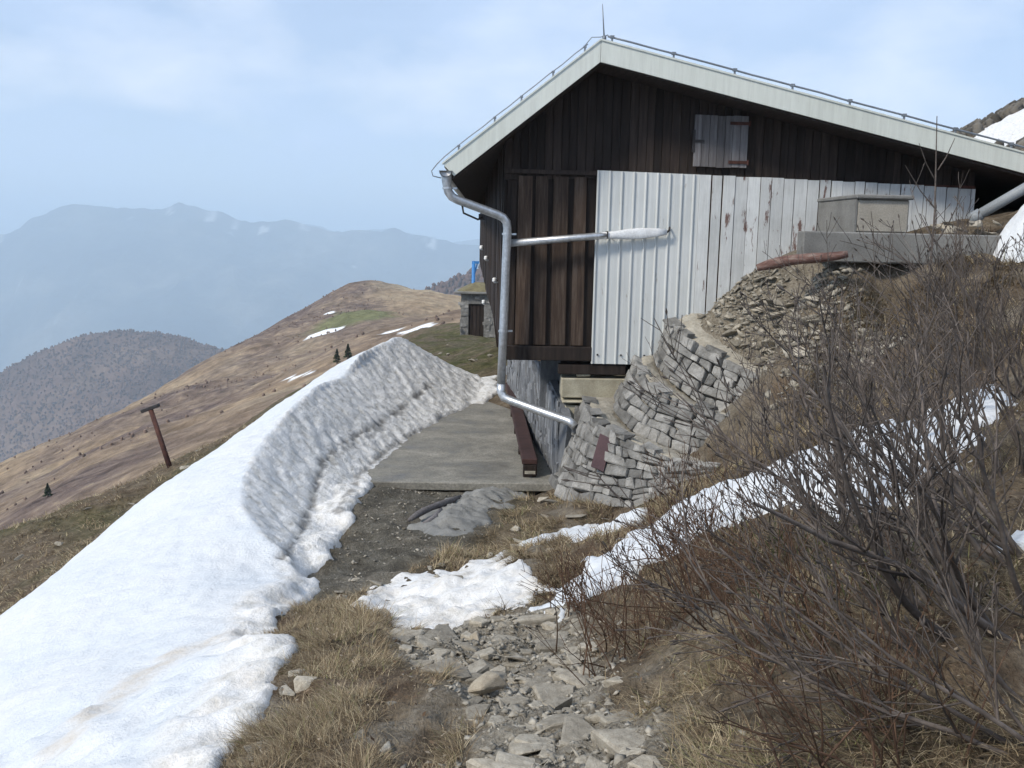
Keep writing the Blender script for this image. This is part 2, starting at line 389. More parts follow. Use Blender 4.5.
for a in [(520, 768, 3.15), (540, 700, 4.2), (540, 660, 5), (500, 622, 6.1), (430, 602, 6.8), (350, 582, 7.9),
          (400, 540, 9.3), (440, 495, 11.55), (395, 488, 11.75),
          (350, 640, 5.15), (300, 700, 4.25), (280, 768, 3.35), (420, 700, 4.05), (400, 660, 4.75), (270, 650, 5.35), (230, 768, 3.65),
          (0, 535, 18), (100, 500, 21), (170, 467, 24), (250, 420, 32), (330, 380, 40), (420, 330, 60),
          (0, 600, 12), (60, 565, 14), (150, 505, 17.5), (250, 435, 25),
          (440, 345, 30), (480, 345, 30), (470, 364, 22.5), (420, 335, 40), (475, 339, 42), (500, 338, 44), (480, 341.5, 36), (505, 341, 38), (448, 341, 36), (460, 338.5, 48),
          (1000, 768, 2.4), (700, 700, 3.2), (1000, 600, 3.2), (800, 500, 6), (700, 490, 7.5), (1000, 390, 7.5), (850, 430, 7.5),
          (600, 580, 6.3), (545, 612, 6.1), (640, 650, 4.5), (1000, 500, 4.5), (720, 474, 8.8), (600, 508, 9.7), (560, 502, 10.5),
          (650, 517, 9.2), (520, 545, 9.0), (545, 500, 10.9), (850, 640, 3.2),
          (900, 330, 9.4), (870, 266, 10.0), (970, 256, 10.2), (920, 261, 10.0), (1024, 240, 10.2), (1000, 300, 9), (818, 270, 10.3), (820, 404, 9.4), (900, 380, 8.5), (705, 316, 11.8), (735, 292, 11.8), (768, 270, 11.75), (775, 376, 10.75), (740, 345, 11.3), (820, 320, 10.8), (880, 330, 9.9), (790, 300, 11.2)]:
    cp(*a)
# beyond the grassy shoulder the ground falls away
for a in [(-13, 16, -10), (-12, 24, -10), (-12, 34, -10.5), (-12, 45, -11), (-12, 60, -12), (-22, 20, -20), (-22, 50, -20), (-30, 70, -26), (-6, 75, -10), (4, 75, -7),
          (-4.2, 8.2, -3.9), (-4.3, 11, -3.85), (-3.9, 14, -3.75), (-3.6, 17, -3.6), (-3, 21, -3.5), (-3.0, 5.2, -3.2), (-2, 8, -2.95), (-2.4, 10, -3.1)]:
    CP.append(a)
G0 = RBF(CP, 2e-4)
def zg(x, y):
    """smooth ground height"""
    return G0(x, y)
def zn(x, y):
    """ground height with its small humps"""
    return G0(x, y) + amp(x, y) * (fbm(x, y, 1.3, 3) * .10 + fbm(x, y, 4.2, 3) * .055)
def amp(x, y):
    slab = smooth(.2, -.3, sdist([(-2.2, 11.75), (1.0, 11.75), (1.0, 21), (-2.2, 21)], x, y))
    return np.clip(slab, .05, 1)
def hit(px, py, f=zg, y0=1.0, y1=80):
    d = ray(px, py); ys = np.geomspace(y0, y1, 900); xs = d.x / d.y * ys; zs = d.z / d.y * ys
    below = zs < f(xs, ys)
    i = int(np.argmax(below)) if below.any() else len(ys) - 1
    return Vector((xs[i], ys[i], float(f(xs[i:i + 1], ys[i:i + 1])[0])))
def poly_hit(pts): return [tuple(hit(*p)[:2]) for p in pts]

PATH = poly_hit([(395, 630), (430, 628), (560, 606), (600, 640), (606, 690), (640, 740), (650, 768), (470, 768), (478, 725), (445, 690), (405, 655)]) + [(.3, 1.6), (-.25, 1.6)]
PATH = PATH[:7] + [(.35, 1.2), (-.1, 1.2)] + PATH[7:11]
MUD = poly_hit([(372, 487), (525, 487), (508, 515), (470, 545), (420, 566), (380, 584), (320, 602), (290, 590), (330, 560), (350, 520)])
SNOW_MID = poly_hit([(350, 612), (372, 590), (400, 577), (440, 571), (490, 560), (506, 550), (512, 568), (540, 578), (548, 590), (530, 608), (500, 618), (470, 622), (440, 629), (385, 625)])
SNOW_SMALL = poly_hit([(520, 547), (552, 534), (600, 521), (648, 513), (650, 522), (604, 534), (560, 545), (528, 552)])
SNOW_STRIP = poly_hit([(542, 614), (556, 588), (600, 556), (640, 527), (690, 497), (740, 478), (800, 457), (850, 437), (900, 420), (1000, 372), (1015, 402), (965, 462), (905, 505), (840, 520), (760, 526), (700, 540), (640, 577), (590, 602), (558, 618)])
SNOW_RIGHT = poly_hit([(985, 546), (1010, 532), (1045, 530), (1045, 548), (1000, 554)])
ALL_SNOW = [SNOW_MID, SNOW_SMALL, SNOW_STRIP, SNOW_RIGHT]

def masks(x, y):
    nz = fbm(x, y, 2.3, 4) * .28
    p = smooth(-.14, .12, sdist(PATH, x, y) + nz * .8)
    m = smooth(-.15, .15, sdist(MUD, x, y) + nz * .6)
    r = np.hypot(x, y)
    back = smooth(19.5, 22, y) * smooth(3.5, 1.5, x) * smooth(-3.5, -2, x)          # trodden mossy ground behind the snow bank
    sh = smooth(-3.0, -4.2, x) * np.clip(.25 + fbm(x, y, .35, 4) * 1.5, 0, .85)         # green streaks on the outer slope
    edge = smooth(.35, .0, np.abs(sdist(MUD, x, y))) * .2
    g = np.clip(np.maximum(back * np.clip(.55 + fbm(x, y, .8, 4) * 1.6, 0, 1), sh) + edge, 0, 1)
    rocky = smooth(.16, .38, fbm(x + 40, y, 1.7, 4)) * smooth(14, 10, r) * .5
    hill = smooth(9.6, 10.6, y) * smooth(2.0, 2.6, x) * smooth(4.6, 3.6, x) * .8         # rubble above the terraces
    return np.clip(np.maximum(np.maximum(p, rocky), hill), 0, 1), m, g

nr, ntheta = 430, 560
rr = np.geomspace(.7, 95, nr); th = np.radians(np.linspace(-88, 88, ntheta))
RR, TH = np.meshgrid(rr, th, indexing='ij')
gx, gy = RR * np.sin(TH), RR * np.cos(TH)
gz = zn(gx, gy)
pm, mm, gm = masks(gx, gy)
gz = gz + (1 - np.maximum(pm, mm)) * (ridged(gx, gy, 5.5, 3) - .35) * .035 * smooth(24, 14, RR) * amp(gx, gy) + pm * fbm(gx, gy, 9, 3) * .03
gz = gz - smooth(60, 95, RR) * 6 * smooth(10, -2, gx)
idx = np.arange(nr * ntheta).reshape(nr, ntheta)
quads = np.stack([idx[:-1, :-1], idx[1:, :-1], idx[1:, 1:], idx[:-1, 1:]], -1).reshape(-1, 4)[:, ::-1]
og = link_mesh('ground', np.c_[gx.ravel(), gy.ravel(), gz.ravel()], quads, M_['ground'], None, True,
               {'mask': np.c_[pm.ravel(), mm.ravel(), gm.ravel()]})
tag(og, kind='structure')

# ------------------------------------------------------------------ far terrain
def sheet(name, xs, ys, zf, mat, attrs=None):
    GX, GY = np.meshgrid(xs, ys); Z = zf(GX, GY)
    n, m = GX.shape; ii = np.arange(n * m).reshape(n, m)
    q = np.stack([ii[:-1, :-1], ii[:-1, 1:], ii[1:, 1:], ii[1:, :-1]], -1).reshape(-1, 4)
    at = {k: f(GX, GY).ravel() for k, f in (attrs or {}).items()}
    o = link_mesh(name, np.c_[GX.ravel(), GY.ravel(), Z.ravel()], q, mat, None, True, at)
    return tag(o, kind='structure')

RP = []
def rp(px, py, Y): p = U(px, py, Y); RP.append(tuple(p))
for a in [(372, 281, 300), (345, 290, 295), (300, 313, 280), (250, 342, 260), (190, 372, 240), (100, 422, 215), (0, 468, 185), (405, 291, 290), (440, 312, 260), (465, 330, 240), (395, 286, 300), (355, 285, 298),
          (430, 326, 95), (400, 330, 125), (455, 327, 130), (340, 352, 130), (300, 378, 100), (330, 335, 200), (370, 310, 225), (420, 318, 200),
          (200, 430, 75), (100, 452, 115), (0, 505, 82), (240, 390, 130), (150, 430, 130), (260, 370, 180), (60, 480, 90), (100, 500, 55)]:
    rp(*a)
RP += [(-30, 420, -75), (-80, 420, -95), (10, 420, -70), (60, 400, -70), (-130, 300, -90), (-160, 200, -110), (-160, 80, -90), (-90, 60, -60), (-60, 25, -45), (-20, 20, -19), (-14, 40, -14.5), (-9, 60, -10.5), (4, 62, -6.6),
       (30, 80, -5), (60, 100, -4), (60, 250, -20), (30, 60, 0)]
RG = RBF(RP, 5e-3, 60)
def z_ridge(x, y):
    return RG(x, y) + fbm(x, y, .02, 5) * 3.0 * smooth(45, 120, y) + fbm(x, y, .15, 3) * .5 - smooth(60, 45, y) * 1.2
def veg_ridge(x, y):
    n = fbm(x, y, .03, 5) * 1.5
    left = smooth(14, -34, x + (y - 300) * .10 + n * 12)
    return np.clip(left * .75 + n * .6, 0, 1) * smooth(30, 60, y)
def blob(px, py, rx, ry, f, seed=0.0):
    p = hit(px, py, z_ridge, 50, 400)
    def g(x, y):
        d = np.hypot((x - p.x) / rx / (.75 if f else 1), (y - p.y) / ry / (.75 if f else 1)) + fbm(x + seed, y, .25, 3) * .35
        return smooth(1.05, .9, d) if f else smooth(1.4, .3, d)
    return g
_sn = [blob(326, 333, 4.2, 5.5, 1, 1), blob(312, 336, 2.2, 1.6, 1, 2), blob(415, 329, 2.6, 1.6, 1, 3), blob(392, 332, 2.2, 1.2, 1, 4), blob(444, 335, 1.4, 1.6, 1, 5), blob(328, 314, 2.6, 5, 1, 8),
       blob(289, 378, .9, 1.1, 1, 6), blob(300, 376, 1.3, 1.2, 1, 7), blob(309, 373, .8, 1, 1, 9)]
_gn = [blob(362, 312, 7, 16, 0, 4), blob(350, 322, 9, 10, 0, 5)]
ys_r = np.r_[np.linspace(22, 140, 200), np.linspace(141, 440, 300)]
sheet('ridge_hill', np.linspace(-170, 70, 480), ys_r, z_ridge, M_['ridge'],
      {'veg': veg_ridge, 'snow': lambda x, y: np.max([g(x, y) for g in _sn], 0), 'green': lambda x, y: np.clip(sum(g(x, y) for g in _gn), 0, .8)})

def skyline(pts):
    a = np.array(pts, float); return a[:, 0], a[:, 1]
def range_sheet(name, D, depth, pts, xr, mat, drop, noise_amp, nscale, nx=420, ny=150, attrs=None, front=1.0):
    """a mountain whose crest runs across at distance D; pts = crest as (X/D*1000+480, height px above or below the eye line)"""
    sx, sy = skyline(pts)
    def zf(x, y):
        px = x / y * 1000 + 480
        crest = (238 - np.interp(px, sx, sy)) / 1000 * D
        t = (y - D) / depth                                  # -1 foot towards us, 0 crest
        prof = np.where(t < 0, np.abs(t) ** front, np.abs(t) * 1.1)
        w = smooth(0.0, .25, np.abs(t))
        spur = ridged(x, y * .45, nscale, 5) - .5
        return crest - prof * drop + spur * noise_amp * (.22 + .78 * w) + fbm(x, y, nscale * 7, 4) * noise_amp * .07
    return sheet(name, np.linspace(*xr, nx), np.r_[np.linspace(D - depth, D, ny), np.linspace(D * 1.004, D + depth * .7, ny // 3)], zf, mat, attrs), zf

f_obj, z_forest = range_sheet('forest_hill', 1500, 700, [(-400, 520), (-60, 410), (0, 384), (40, 362), (80, 345), (130, 337), (175, 340), (215, 351), (260, 372), (330, 420), (420, 520), (700, 700)],
            (-1400, 300), M_['forest'], 330, 60, .004, 420, 150)
b_obj, z_back = range_sheet('wooded_hill', 1000, 400, [(200, 420), (330, 345), (390, 312), (430, 292), (455, 279), (480, 268), (520, 252), (600, 240), (800, 232), (1100, 225), (1500, 215)],
            (-300, 900), M_['forest'], 260, 25, .006, 260, 110)
def far_snow(x, y):
    return smooth(.64, .80, fbm(x * 1.6 + 900, y * .5, .0075, 5) + smooth(420, 0, np.abs(y - 6280)) * .22) * .5
range_sheet('mountain_range', 6300, 2600, [(-900, 290), (-300, 262), (-60, 275), (0, 256), (30, 240), (62, 224), (100, 215), (140, 217), (160, 219), (185, 214), (205, 219), (228, 223), (258, 229), (280, 226), (305, 229), (335, 238), (365, 236), (395, 231), (425, 238), (480, 246), (560, 262), (700, 290), (2000, 380)],
            (-9000, 5000), M_['far'], 1150, 300, .0011, 520, 200, {'snow': far_snow}, .8)
range_sheet('distant_range', 8800, 2600, [(-900, 262), (-200, 250), (120, 246), (200, 243), (235, 238), (265, 232), (300, 230), (325, 231), (345, 240), (372, 234), (392, 232), (420, 239), (450, 246), (480, 242), (560, 236), (700, 244), (1000, 236), (2200, 250)],
            (-12000, 12000), M_['far'], 1300, 330, .0009, 520, 160, {'snow': far_snow}, .8)
v = [(-30000, -9000, -1240), (30000, -9000, -1240), (30000, 40000, -1240), (-30000, 40000, -1240)]
tag(link_mesh('valley_floor', v, [(0, 1, 2, 3)], M_['far'], None, False, {'snow': np.zeros(4)}), kind='structure')

# bare woods and scrub on the hills: too many to count
def scatter_mass(name, n, sampler, zf, hmin, hmax, mat, seed, keep=None):
    r = np.random.default_rng(seed); x, y = sampler(r, n)
    if keep is not None:
        k = keep(x, y) > r.random(n); x, y = x[k], y[k]; n = len(x)
    z = zf(x, y); h = r.uniform(hmin, hmax, n); a = r.uniform(0, 6.28, n)
    vs = []; fs = []; tint = []
    ring = 5
    for lev, (rad, hh) in enumerate(((.22, -.05), (.5, .35), (.36, .72))):
        for k in range(ring):
            w = a + k * 2 * np.pi / ring + lev * .6
            q = rad * h * r.uniform(.65, 1.3, n)
            vs.append(np.c_[x + np.cos(w) * q, y + np.sin(w) * q, z + hh * h])
    vs.append(np.c_[x, y, z + h]); nvp = 3 * ring + 1
    V = np.stack(vs, 1).reshape(-1, 3)
    b = (np.arange(n) * nvp)[:, None]
    F = []
    for lev in range(2):
        for k in range(ring):
            k2 = (k + 1) % ring
            F += [[lev * ring + k, lev * ring + k2, (lev + 1) * ring + k2], [lev * ring + k, (lev + 1) * ring + k2, (lev + 1) * ring + k]]
    for k in range(ring): F.append([2 * ring + k, 2 * ring + (k + 1) % ring, 3 * ring])
    F = (b[:, :, None] + np.array(F)[None]).reshape(-1, 3)
    o = link_mesh(name, V, F, mat, None, False, {'tint': np.repeat(r.random(n), nvp)})
    return tag(o, kind='stuff')
o = scatter_mass('bare_scrub', 11000, lambda r, n: (r.uniform(-150, 20, n), 75 * (330 / 75) ** r.random(n)), z_ridge, .12, .48, M_['scrub'], 5, lambda x, y: veg_ridge(x, y) ** 1.5 * smooth(-.1, .35, fbm(x, y, .05, 3)) * np.clip((y / 160), .2, 1))
tag(o, 'leafless brown scrub scattered over the ochre ridge hill', 'scrub')
o = scatter_mass('far_wood', 42000, lambda r, n: (r.uniform(-1200, 200, n), r.uniform(850, 1530, n)), z_forest, 1.6, 4.2, M_['wood'], 6)
tag(o, 'leafless purple brown wood covering the middle hill', 'wood')
o = scatter_mass('far_wood', 6000, lambda r, n: (r.uniform(-180, 300, n), r.uniform(760, 1010, n)), z_back, 2.5, 6, M_['wood'], 8)
tag(o, 'grey brown wood on the hill behind the stone shed', 'wood')

# ------------------------------------------------------------------ snow
def snow_sheet(name, x0, x1, y0, y1, res, zfun, dirt=None, brown=None, crack=None):
    xs = np.arange(x0, x1, res); ys = np.arange(y0, y1, res)
    GX, GY = np.meshgrid(xs, ys); Z, keep = zfun(GX, GY)
    n, m = GX.shape; ii = np.arange(n * m).reshape(n, m)
    q = np.stack([ii[:-1, :-1], ii[:-1, 1:], ii[1:, 1:], ii[1:, :-1]], -1).reshape(-1, 4)
    q = q[keep.ravel()[q].any(1)]
    used, inv = np.unique(q, return_inverse=True)
    V = np.c_[GX.ravel(), GY.ravel(), Z.ravel()][used]
    zero = np.zeros_like(GX)
    at = {'dirt': (dirt(GX, GY, Z) if dirt else zero).ravel()[used], 'brown': (brown(GX, GY) if brown else zero).ravel()[used],
          'crack': (crack(GX, GY) if crack else zero).ravel()[used]}
    return link_mesh(name, V, inv.reshape(-1, 4), M_['snow'], None, True, at)

SP = []
def sp(px, py, Y): SP.append(tuple(U(px, py, Y)))
LIP = [(384, 342, 18), (344, 375, 15.6), (307, 394, 13.6), (275, 427, 11.8), (253, 458, 10.6), (242, 484, 9.7), (242, 506, 9.0), (260, 531, 8.4), (311, 571, 7.8)]
SIL = [(329, 371, 16.2), (298, 393, 14.4), (252, 426, 12.7), (206, 458, 11.4), (170, 484, 10.6), (100, 545, 9.4), (0, 620, 8.1)]
FOOT = [(497, 396, 18.6), (471, 411, 17.0), (439, 429, 15.4), (410, 455, 13.6), (380, 480, 12.2), (366, 502, 11.2), (355, 524, 10.4), (333, 553, 9.1), (313, 577, 7.9)]
LIP = [(492, 382, 20.7), (470, 373, 20.7), (450, 364, 20.4), (425, 351, 20.0), (400, 336.5, 19.0)] + LIP
for a in LIP + SIL: sp(*a)
for a in [(0, 768, 5), (100, 768, 4.4), (200, 768, 3.78), (100, 650, 6.6), (200, 600, 7.0), (200, 520, 8.9), (270, 600, 6.75), (50, 700, 5.6), (0, 690, 6.4), (260, 655, 5.35), (225, 768, 3.62),
          (300, 600, 6.7), (150, 560, 8.2)]: sp(*a)
lipw = [U(*a) for a in LIP]; silw = [U(*a) for a in SIL]; footw = [U(*a) for a in FOOT]
for s in silw: SP.append((s.x - .8, s.y + .35, s.z - .62)); SP.append((s.x - 1.6, s.y + .7, s.z - 1.5))
SP += [(-3.6, 4, -3.6), (-2.6, 3, -2.8), (-1.3, 2.2, -1.95), (-.6, 23, -4), (-2, 22, -3.9), (-3.5, 20, -4.2), (.5, 20, -3.2), (-3, 19, -3.6), (-.9, 21.6, -3.2), (.2, 21.6, -3.3)]
ST = RBF(SP, 3e-4)
foot_poly = [(p.x, p.y) for p in footw]
# plan outline of the bank
BANK = ([(footw[0].x, footw[0].y + 1.6)] + foot_poly + [tuple(U(318, 588, 7.4)[:2]), tuple(U(285, 598, 6.95)[:2]), tuple(U(262, 628, 5.9)[:2]), tuple(U(284, 662, 5.15)[:2]), tuple(U(268, 700, 4.45)[:2]), tuple(U(225, 768, 3.6)[:2])]
        + [(-.75, 2.6), (-2.4, 2.0), (-4.2, 3.5), (-5.2, 8), (-4.7, 11.5), (-4.2, 14), (-3.7, 17.5), (-2.6, 20.5), (-1.0, 21.4)])
FACE = [(p.x, p.y) for p in lipw] + [(p.x, p.y) for p in reversed(footw)]
def near_line(pts, x, y):
    """distance to a 3-D polyline in plan and the height of its nearest point"""
    d = np.full(np.shape(x), 1e9); z = np.zeros(np.shape(x))
    for a, b in zip(pts[:-1], pts[1:]):
        ex, ey = b.x - a.x, b.y - a.y; t = np.clip(((x - a.x) * ex + (y - a.y) * ey) / (ex * ex + ey * ey), 0, 1)
        q = np.hypot(x - a.x - t * ex, y - a.y - t * ey); m = q < d
        d = np.where(m, q, d); z = np.where(m, a.z + (b.z - a.z) * t, z)
    return d, z
def SB(x, y):
    x = np.asarray(x, float); y = np.asarray(y, float)
    top = ST(x, y); dl, zl = near_line(lipw, x, y); df, zf = near_line(footw, x, y)
    ins = sdist(FACE, x, y) > 0
    t = dl / (dl + df + 1e-6)
    face = zf + (zl - zf) * (1 - t) ** 1.25
    out = (~ins) & (df < dl)                       # beyond the foot
    top = np.where(out, np.minimum(top, zf - df * .3), top)
    return np.where(ins, face, top)
def bank_d(x, y): return sdist(BANK, x, y) + fbm(x, y, 1.7, 4) * .16
def bank_z(x, y):
    d = bank_d(x, y); f = smooth(-.05, .25, sdist(FACE, x, y))
    g = zn(x, y) + .05
    z = SB(x, y) + (ridged(x * 1.5 + y * .6, y * .5, 3.0, 3) - .45) * .045 * f + fbm(x * .7 + y * .7, y * .7 - x * .7, 7, 4) * (.020 + .004 * f) + fbm(x, y, 1.2, 3) * .03
    z = z - crackf(x, y) * .022
    z = np.maximum(z, g + .04 + fbm(x, y, 2, 3) * .02)
    z = g + (z - g) * smooth(0, .22, d) - smooth(.02, -.12, d) * .25
    return z, d > -.1
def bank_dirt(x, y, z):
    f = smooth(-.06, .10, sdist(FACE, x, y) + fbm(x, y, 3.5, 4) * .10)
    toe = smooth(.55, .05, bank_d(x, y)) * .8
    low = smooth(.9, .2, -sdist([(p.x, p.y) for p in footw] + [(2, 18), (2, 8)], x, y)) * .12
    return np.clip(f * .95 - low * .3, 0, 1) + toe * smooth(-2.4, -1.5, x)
# melt lines along the scooped face
def line_d(pts, x, y):
    P = np.array(pts); d = np.full(np.shape(x), 1e9)
    for a, b in zip(P[:-1], P[1:]):
        e = b - a; t = np.clip(((x - a[0]) * e[0] + (y - a[1]) * e[1]) / (e @ e), 0, 1)
        d = np.minimum(d, np.hypot(x - a[0] - t * e[0], y - a[1] - t * e[1]))
    return d
def bank_hit(px, py):
    d = ray(px, py); ys = np.linspace(7, 24, 1600); xs = d.x / d.y * ys; zs = d.z / d.y * ys
    b = zs < SB(xs, ys); i = int(np.argmax(b)) if b.any() else 0
    return (xs[i], ys[i])
CR1 = [bank_hit(*p) for p in [(430, 386), (408, 402), (385, 420), (362, 432), (340, 445), (324, 460), (318, 480), (312, 505), (306, 520), (296, 540), (283, 556)]]
CR2 = [bank_hit(*p) for p in [(424, 428), (400, 440), (378, 458), (360, 474), (354, 492), (346, 510), (338, 528)]]
CR3 = [bank_hit(*p) for p in [(420, 394), (395, 416), (370, 436), (345, 448), (330, 466)]]
def crackf(x, y):
    w = fbm(x, y, 5, 3) * .07
    return np.maximum.reduce([smooth(.045, .008, np.abs(line_d(c, x, y) + w * k)) * s for c, k, s in ((CR1, 1, 1), (CR2, 1, .9), (CR3, 1.6, .6))])
def bank_brown(x, y):
    tr = [tuple(U(60, 768, 4.6)[:2]), tuple(U(140, 690, 5.6)[:2]), tuple(U(230, 640, 6.0)[:2])]
    b = smooth(.20, .02, line_d(tr, x, y) + fbm(x, y, 4, 3) * .14) * .95
    e = smooth(.5, .05, bank_d(x, y)) * smooth(8.2, 7.0, y) * .7
    return np.clip(b + e * (.4 + fbm(x, y, 5, 3)), 0, .8)
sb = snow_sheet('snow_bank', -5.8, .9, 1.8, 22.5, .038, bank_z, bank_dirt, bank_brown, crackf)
tag(sb, 'long white snow bank with a scooped dirty grey face beside the concrete slab', 'snow bank')

def patch(name, poly, label, thick=.09, dirt_level=0.0, res=.025, grey=None, brown=0.0, torn=0.0):
    P = np.array(poly)
    def zf(x, y):
        d = sdist(poly, x, y) + fbm(x, y, 3.2, 4) * (.13 + torn * .6) + np.minimum(fbm(x, y, 1.15, 3) + .12, 0) * torn * 2.2
        z = zn(x, y) + thick * smooth(0, .25, d) + fbm(x, y, 4.5, 4) * .03 + .02 - smooth(.03, -.1, d) * .12
        return z, d > -.07
    o = snow_sheet(name, P[:, 0].min() - .2, P[:, 0].max() + .2, P[:, 1].min() - .2, P[:, 1].max() + .2, res, zf,
                   (lambda x, y, z: np.clip(dirt_level + (grey(x, y) if grey else 0), 0, 1) + 0 * x), (lambda x, y: np.clip(brown * (.5 + fbm(x, y, 3, 4) * 1.6), 0, .9)))
    return tag(o, label, 'snow patch')
_gl = poly_hit([(320, 605), (372, 590), (430, 600), (500, 612), (490, 640), (380, 640)])
patch('snow_patch', SNOW_MID, 'dirty melting snow patch across the footpath', .008, .5, grey=lambda x, y: smooth(-.1, .15, sdist(_gl, x, y)) * .65 + fbm(x, y, 2.5, 3) * .3, brown=.45)
patch('snow_patch', SNOW_SMALL, 'narrow snow tongue on the dry grass below the stone terraces', .06, .1)
patch('snow_patch', SNOW_STRIP, 'long bright snow strip running uphill behind the bare shrubs', .035, .1, torn=.10)
patch('snow_patch', SNOW_RIGHT, 'small snow remnant under the branches at the right edge', .06, .1)

HILL_SNOW = [tuple(U(a_, 110, y_)[:2]) for a_, y_ in ((952, 39), (975, 36), (1002, 37), (1012, 34), (1040, 36), (1060, 42), (1020, 43), (985, 43))]
patch('snow_patch', HILL_SNOW, 'thin snow on the crest of the dark hillside behind the roof', .10, .55, .12)
o = scatter_mass('hillside_scrub', 5000, lambda r, n: (r.uniform(15, 34, n), r.uniform(30, 60, n)), zn, .15, .6, M_['dark_scrub'], 19, lambda x, y: (sdist(HILL_SNOW, x, y) < .1) * np.clip(.55 + fbm(x, y, .3, 3) * 1.4, 0.05, 1))
tag(o, 'dark scrub on the hillside behind the right end of the roof', 'scrub')

# ------------------------------------------------------------------ mountain hut
YF = 12.0
hut = empty('mountain_hut', (2.5, 12.0, -1.3))
tag(hut, 'dark timber mountain hut with white ribbed cladding and asymmetric white edged roof', 'mountain hut')
def F(px, py, Y=YF): return U(px, py, Y)
YR = 11.45
pk, le = F(601, 40, YR), F(443, 164, YR)
rt0 = F(1024, 153, YR); sl = (rt0.z - pk.z) / (rt0.x - pk.x)
XR = 7.6; re = Vector((XR, YR, pk.z + sl * (XR - pk.x)))
TH = .235                                                     # verge board depth
YB = 24.5
def roof_under(x):                                            # underside height of the roof at x
    if x < pk.x: return le.z + (pk.z - le.z) * (x - le.x) / (pk.x - le.x) - TH
    return pk.z + sl * (x - pk.x) - TH
# gable planks
g = MB(); x = X_of(503, 250, YF); xe = X_of(974, 190, YF)
ztop_white = lambda px: np.interp(px, [455, 595, 684, 720, 818, 891, 975], [175.5, 174, 174, 175.5, 180, 183.5, 189.5])
left_end = x
while x < xe - .02:
    w = min(random.uniform(.088, .112), xe - x)
    px = VPX + (x + w / 2) / YF * 1000
    zb = Z_of(px, ztop_white(px), YF) - .05
    z0, z1 = roof_under(x) + .02, roof_under(x + w) + .02
    dy = random.uniform(-.007, .007)
    mid = x + w / 2
    poly = [(x, YF + dy, zb), (x + w - .006, YF + dy, zb), (x + w - .006, YF + dy, z1), (x, YF + dy, z0)]
    if x < pk.x < x + w: poly.insert(3, (pk.x, YF + dy, pk.z - TH + .02))
    g.prism(poly, (0, .03, 0)); x += w
g.prism([(left_end, YF + .04, -.2), (xe, YF + .04, -.2), (xe, YF + .04, roof_under(xe)), (pk.x, YF + .04, pk.z - TH), (left_end, YF + .04, roof_under(left_end))], (0, .05, 0))
g.box(((left_end + X_of(596, 175, YF)) / 2, YF - .02, Z_of(545, 172, YF)), (X_of(596, 175, YF) - left_end, .05, .05))
g.build('gable_wall', M_['dark_wood'], hut)
# shutter in the gable
sh = MB(); a, b = F(695, 115, 11.96), F(746, 168, 11.96)
n = 7; wS = (b.x - a.x) / n
for i in range(n):
    sh.box((a.x + wS * (i + .5), 11.955, (a.z + b.z) / 2 + random.uniform(-.006, .006)), (wS - .005, .03, a.z - b.z))
shut = sh.build('shutter', M_['grey_board'], hut)
for zz in (F(735, 123, 11.9).z, F(735, 162, 11.9).z):
    hb = MB(); hb.box((b.x - .1, 11.932, zz), (.24, .012, .035)); hb.tube([(b.x + .012, 11.93, zz - .03), (b.x + .012, 11.93, zz + .03)], .012, 8)
    hb.build('hinge', M_['rust'], shut)
lt = MB(); q = F(698, 141, 11.93); lt.box((q.x + .02, 11.932, q.z), (.11, .014, .03)); lt.box((q.x - .045, 11.95, q.z), (.03, .03, .26)); lt.build('latch', M_['dark_iron'], shut)
# white ribbed sheet metal on the left, painted boards on the right
xw0, xsplit, xw1 = X_of(594, 270, 11.95), X_of(700, 260, 11.95), xe
zwb = Z_of(610, 364, 11.95)
def white_top(x): px = VPX + x / 11.95 * 1000; return Z_of(px, np.interp(px, [590, 684, 720, 818, 891, 975], [170, 174, 175.5, 180, 183.5, 189.5]), 11.95)
rib = MB(); x = xw0; pitch = .142
prof = [(0, 0), (.007, -.020), (.019, -.020), (.024, 0)]
pts = []
while x < xsplit:
    for dx, dy in prof: pts.append((x + dx, 11.955 + dy + (0 if dx else 0)))
    pts.append((x + pitch * .55, 11.952)); x += pitch
vs = []; 
for (xx, yy) in pts: vs += [(xx, yy, zwb), (xx, yy, white_top(xx))]
rib.add(vs, [(2 * i, 2 * i + 2, 2 * i + 3, 2 * i + 1) for i in range(len(pts) - 1)], .5)
clad = rib.build('cladding', M_['white_metal'], hut, fix=False)
x = xw0 + .075
while x < xsplit - .4:
    bl = MB(); bl.tube([(x, 11.956, zwb + .11), (x, 11.938, zwb + .11)], .012, 8); bl.build('bolt', M_['dark_iron'], clad)
    x += pitch * 2
def mat_peel():
    t = NT('peeling_white'); v = t.coord((1, 1, 1)); vs_ = t.coord((1, 1, .25))
    n = t.noise(vs_, 9, 7, .7); e = t.noise(v, 3, 4, .6)
    base = t.ramp(e, [(.3, (.48, .49, .48)), (.7, (.61, .62, .61))])
    c = t.mix(t.ramp(n, [(.585, 0), (.64, 1)]), base, (.16, .10, .085))
    f = t.noise(t.coord((6, 6, .4)), 10, 4, .6)
    c = t.mix(.4, c, t.ramp(f, [(.3, .75), (.7, 1.25)]), 'MULTIPLY')
    a = t.attr('tint').outputs['Fac']; c = t.mix(1.0, c, t.ramp(a, [(0, .86), (1, 1.08)]), 'MULTIPLY')
    return t.done(c, .7, t.bump(n, .3, .004), 0, .3)
M_['peel'] = mat_peel()
bd = MB(); x = pts[-1][0] + .003
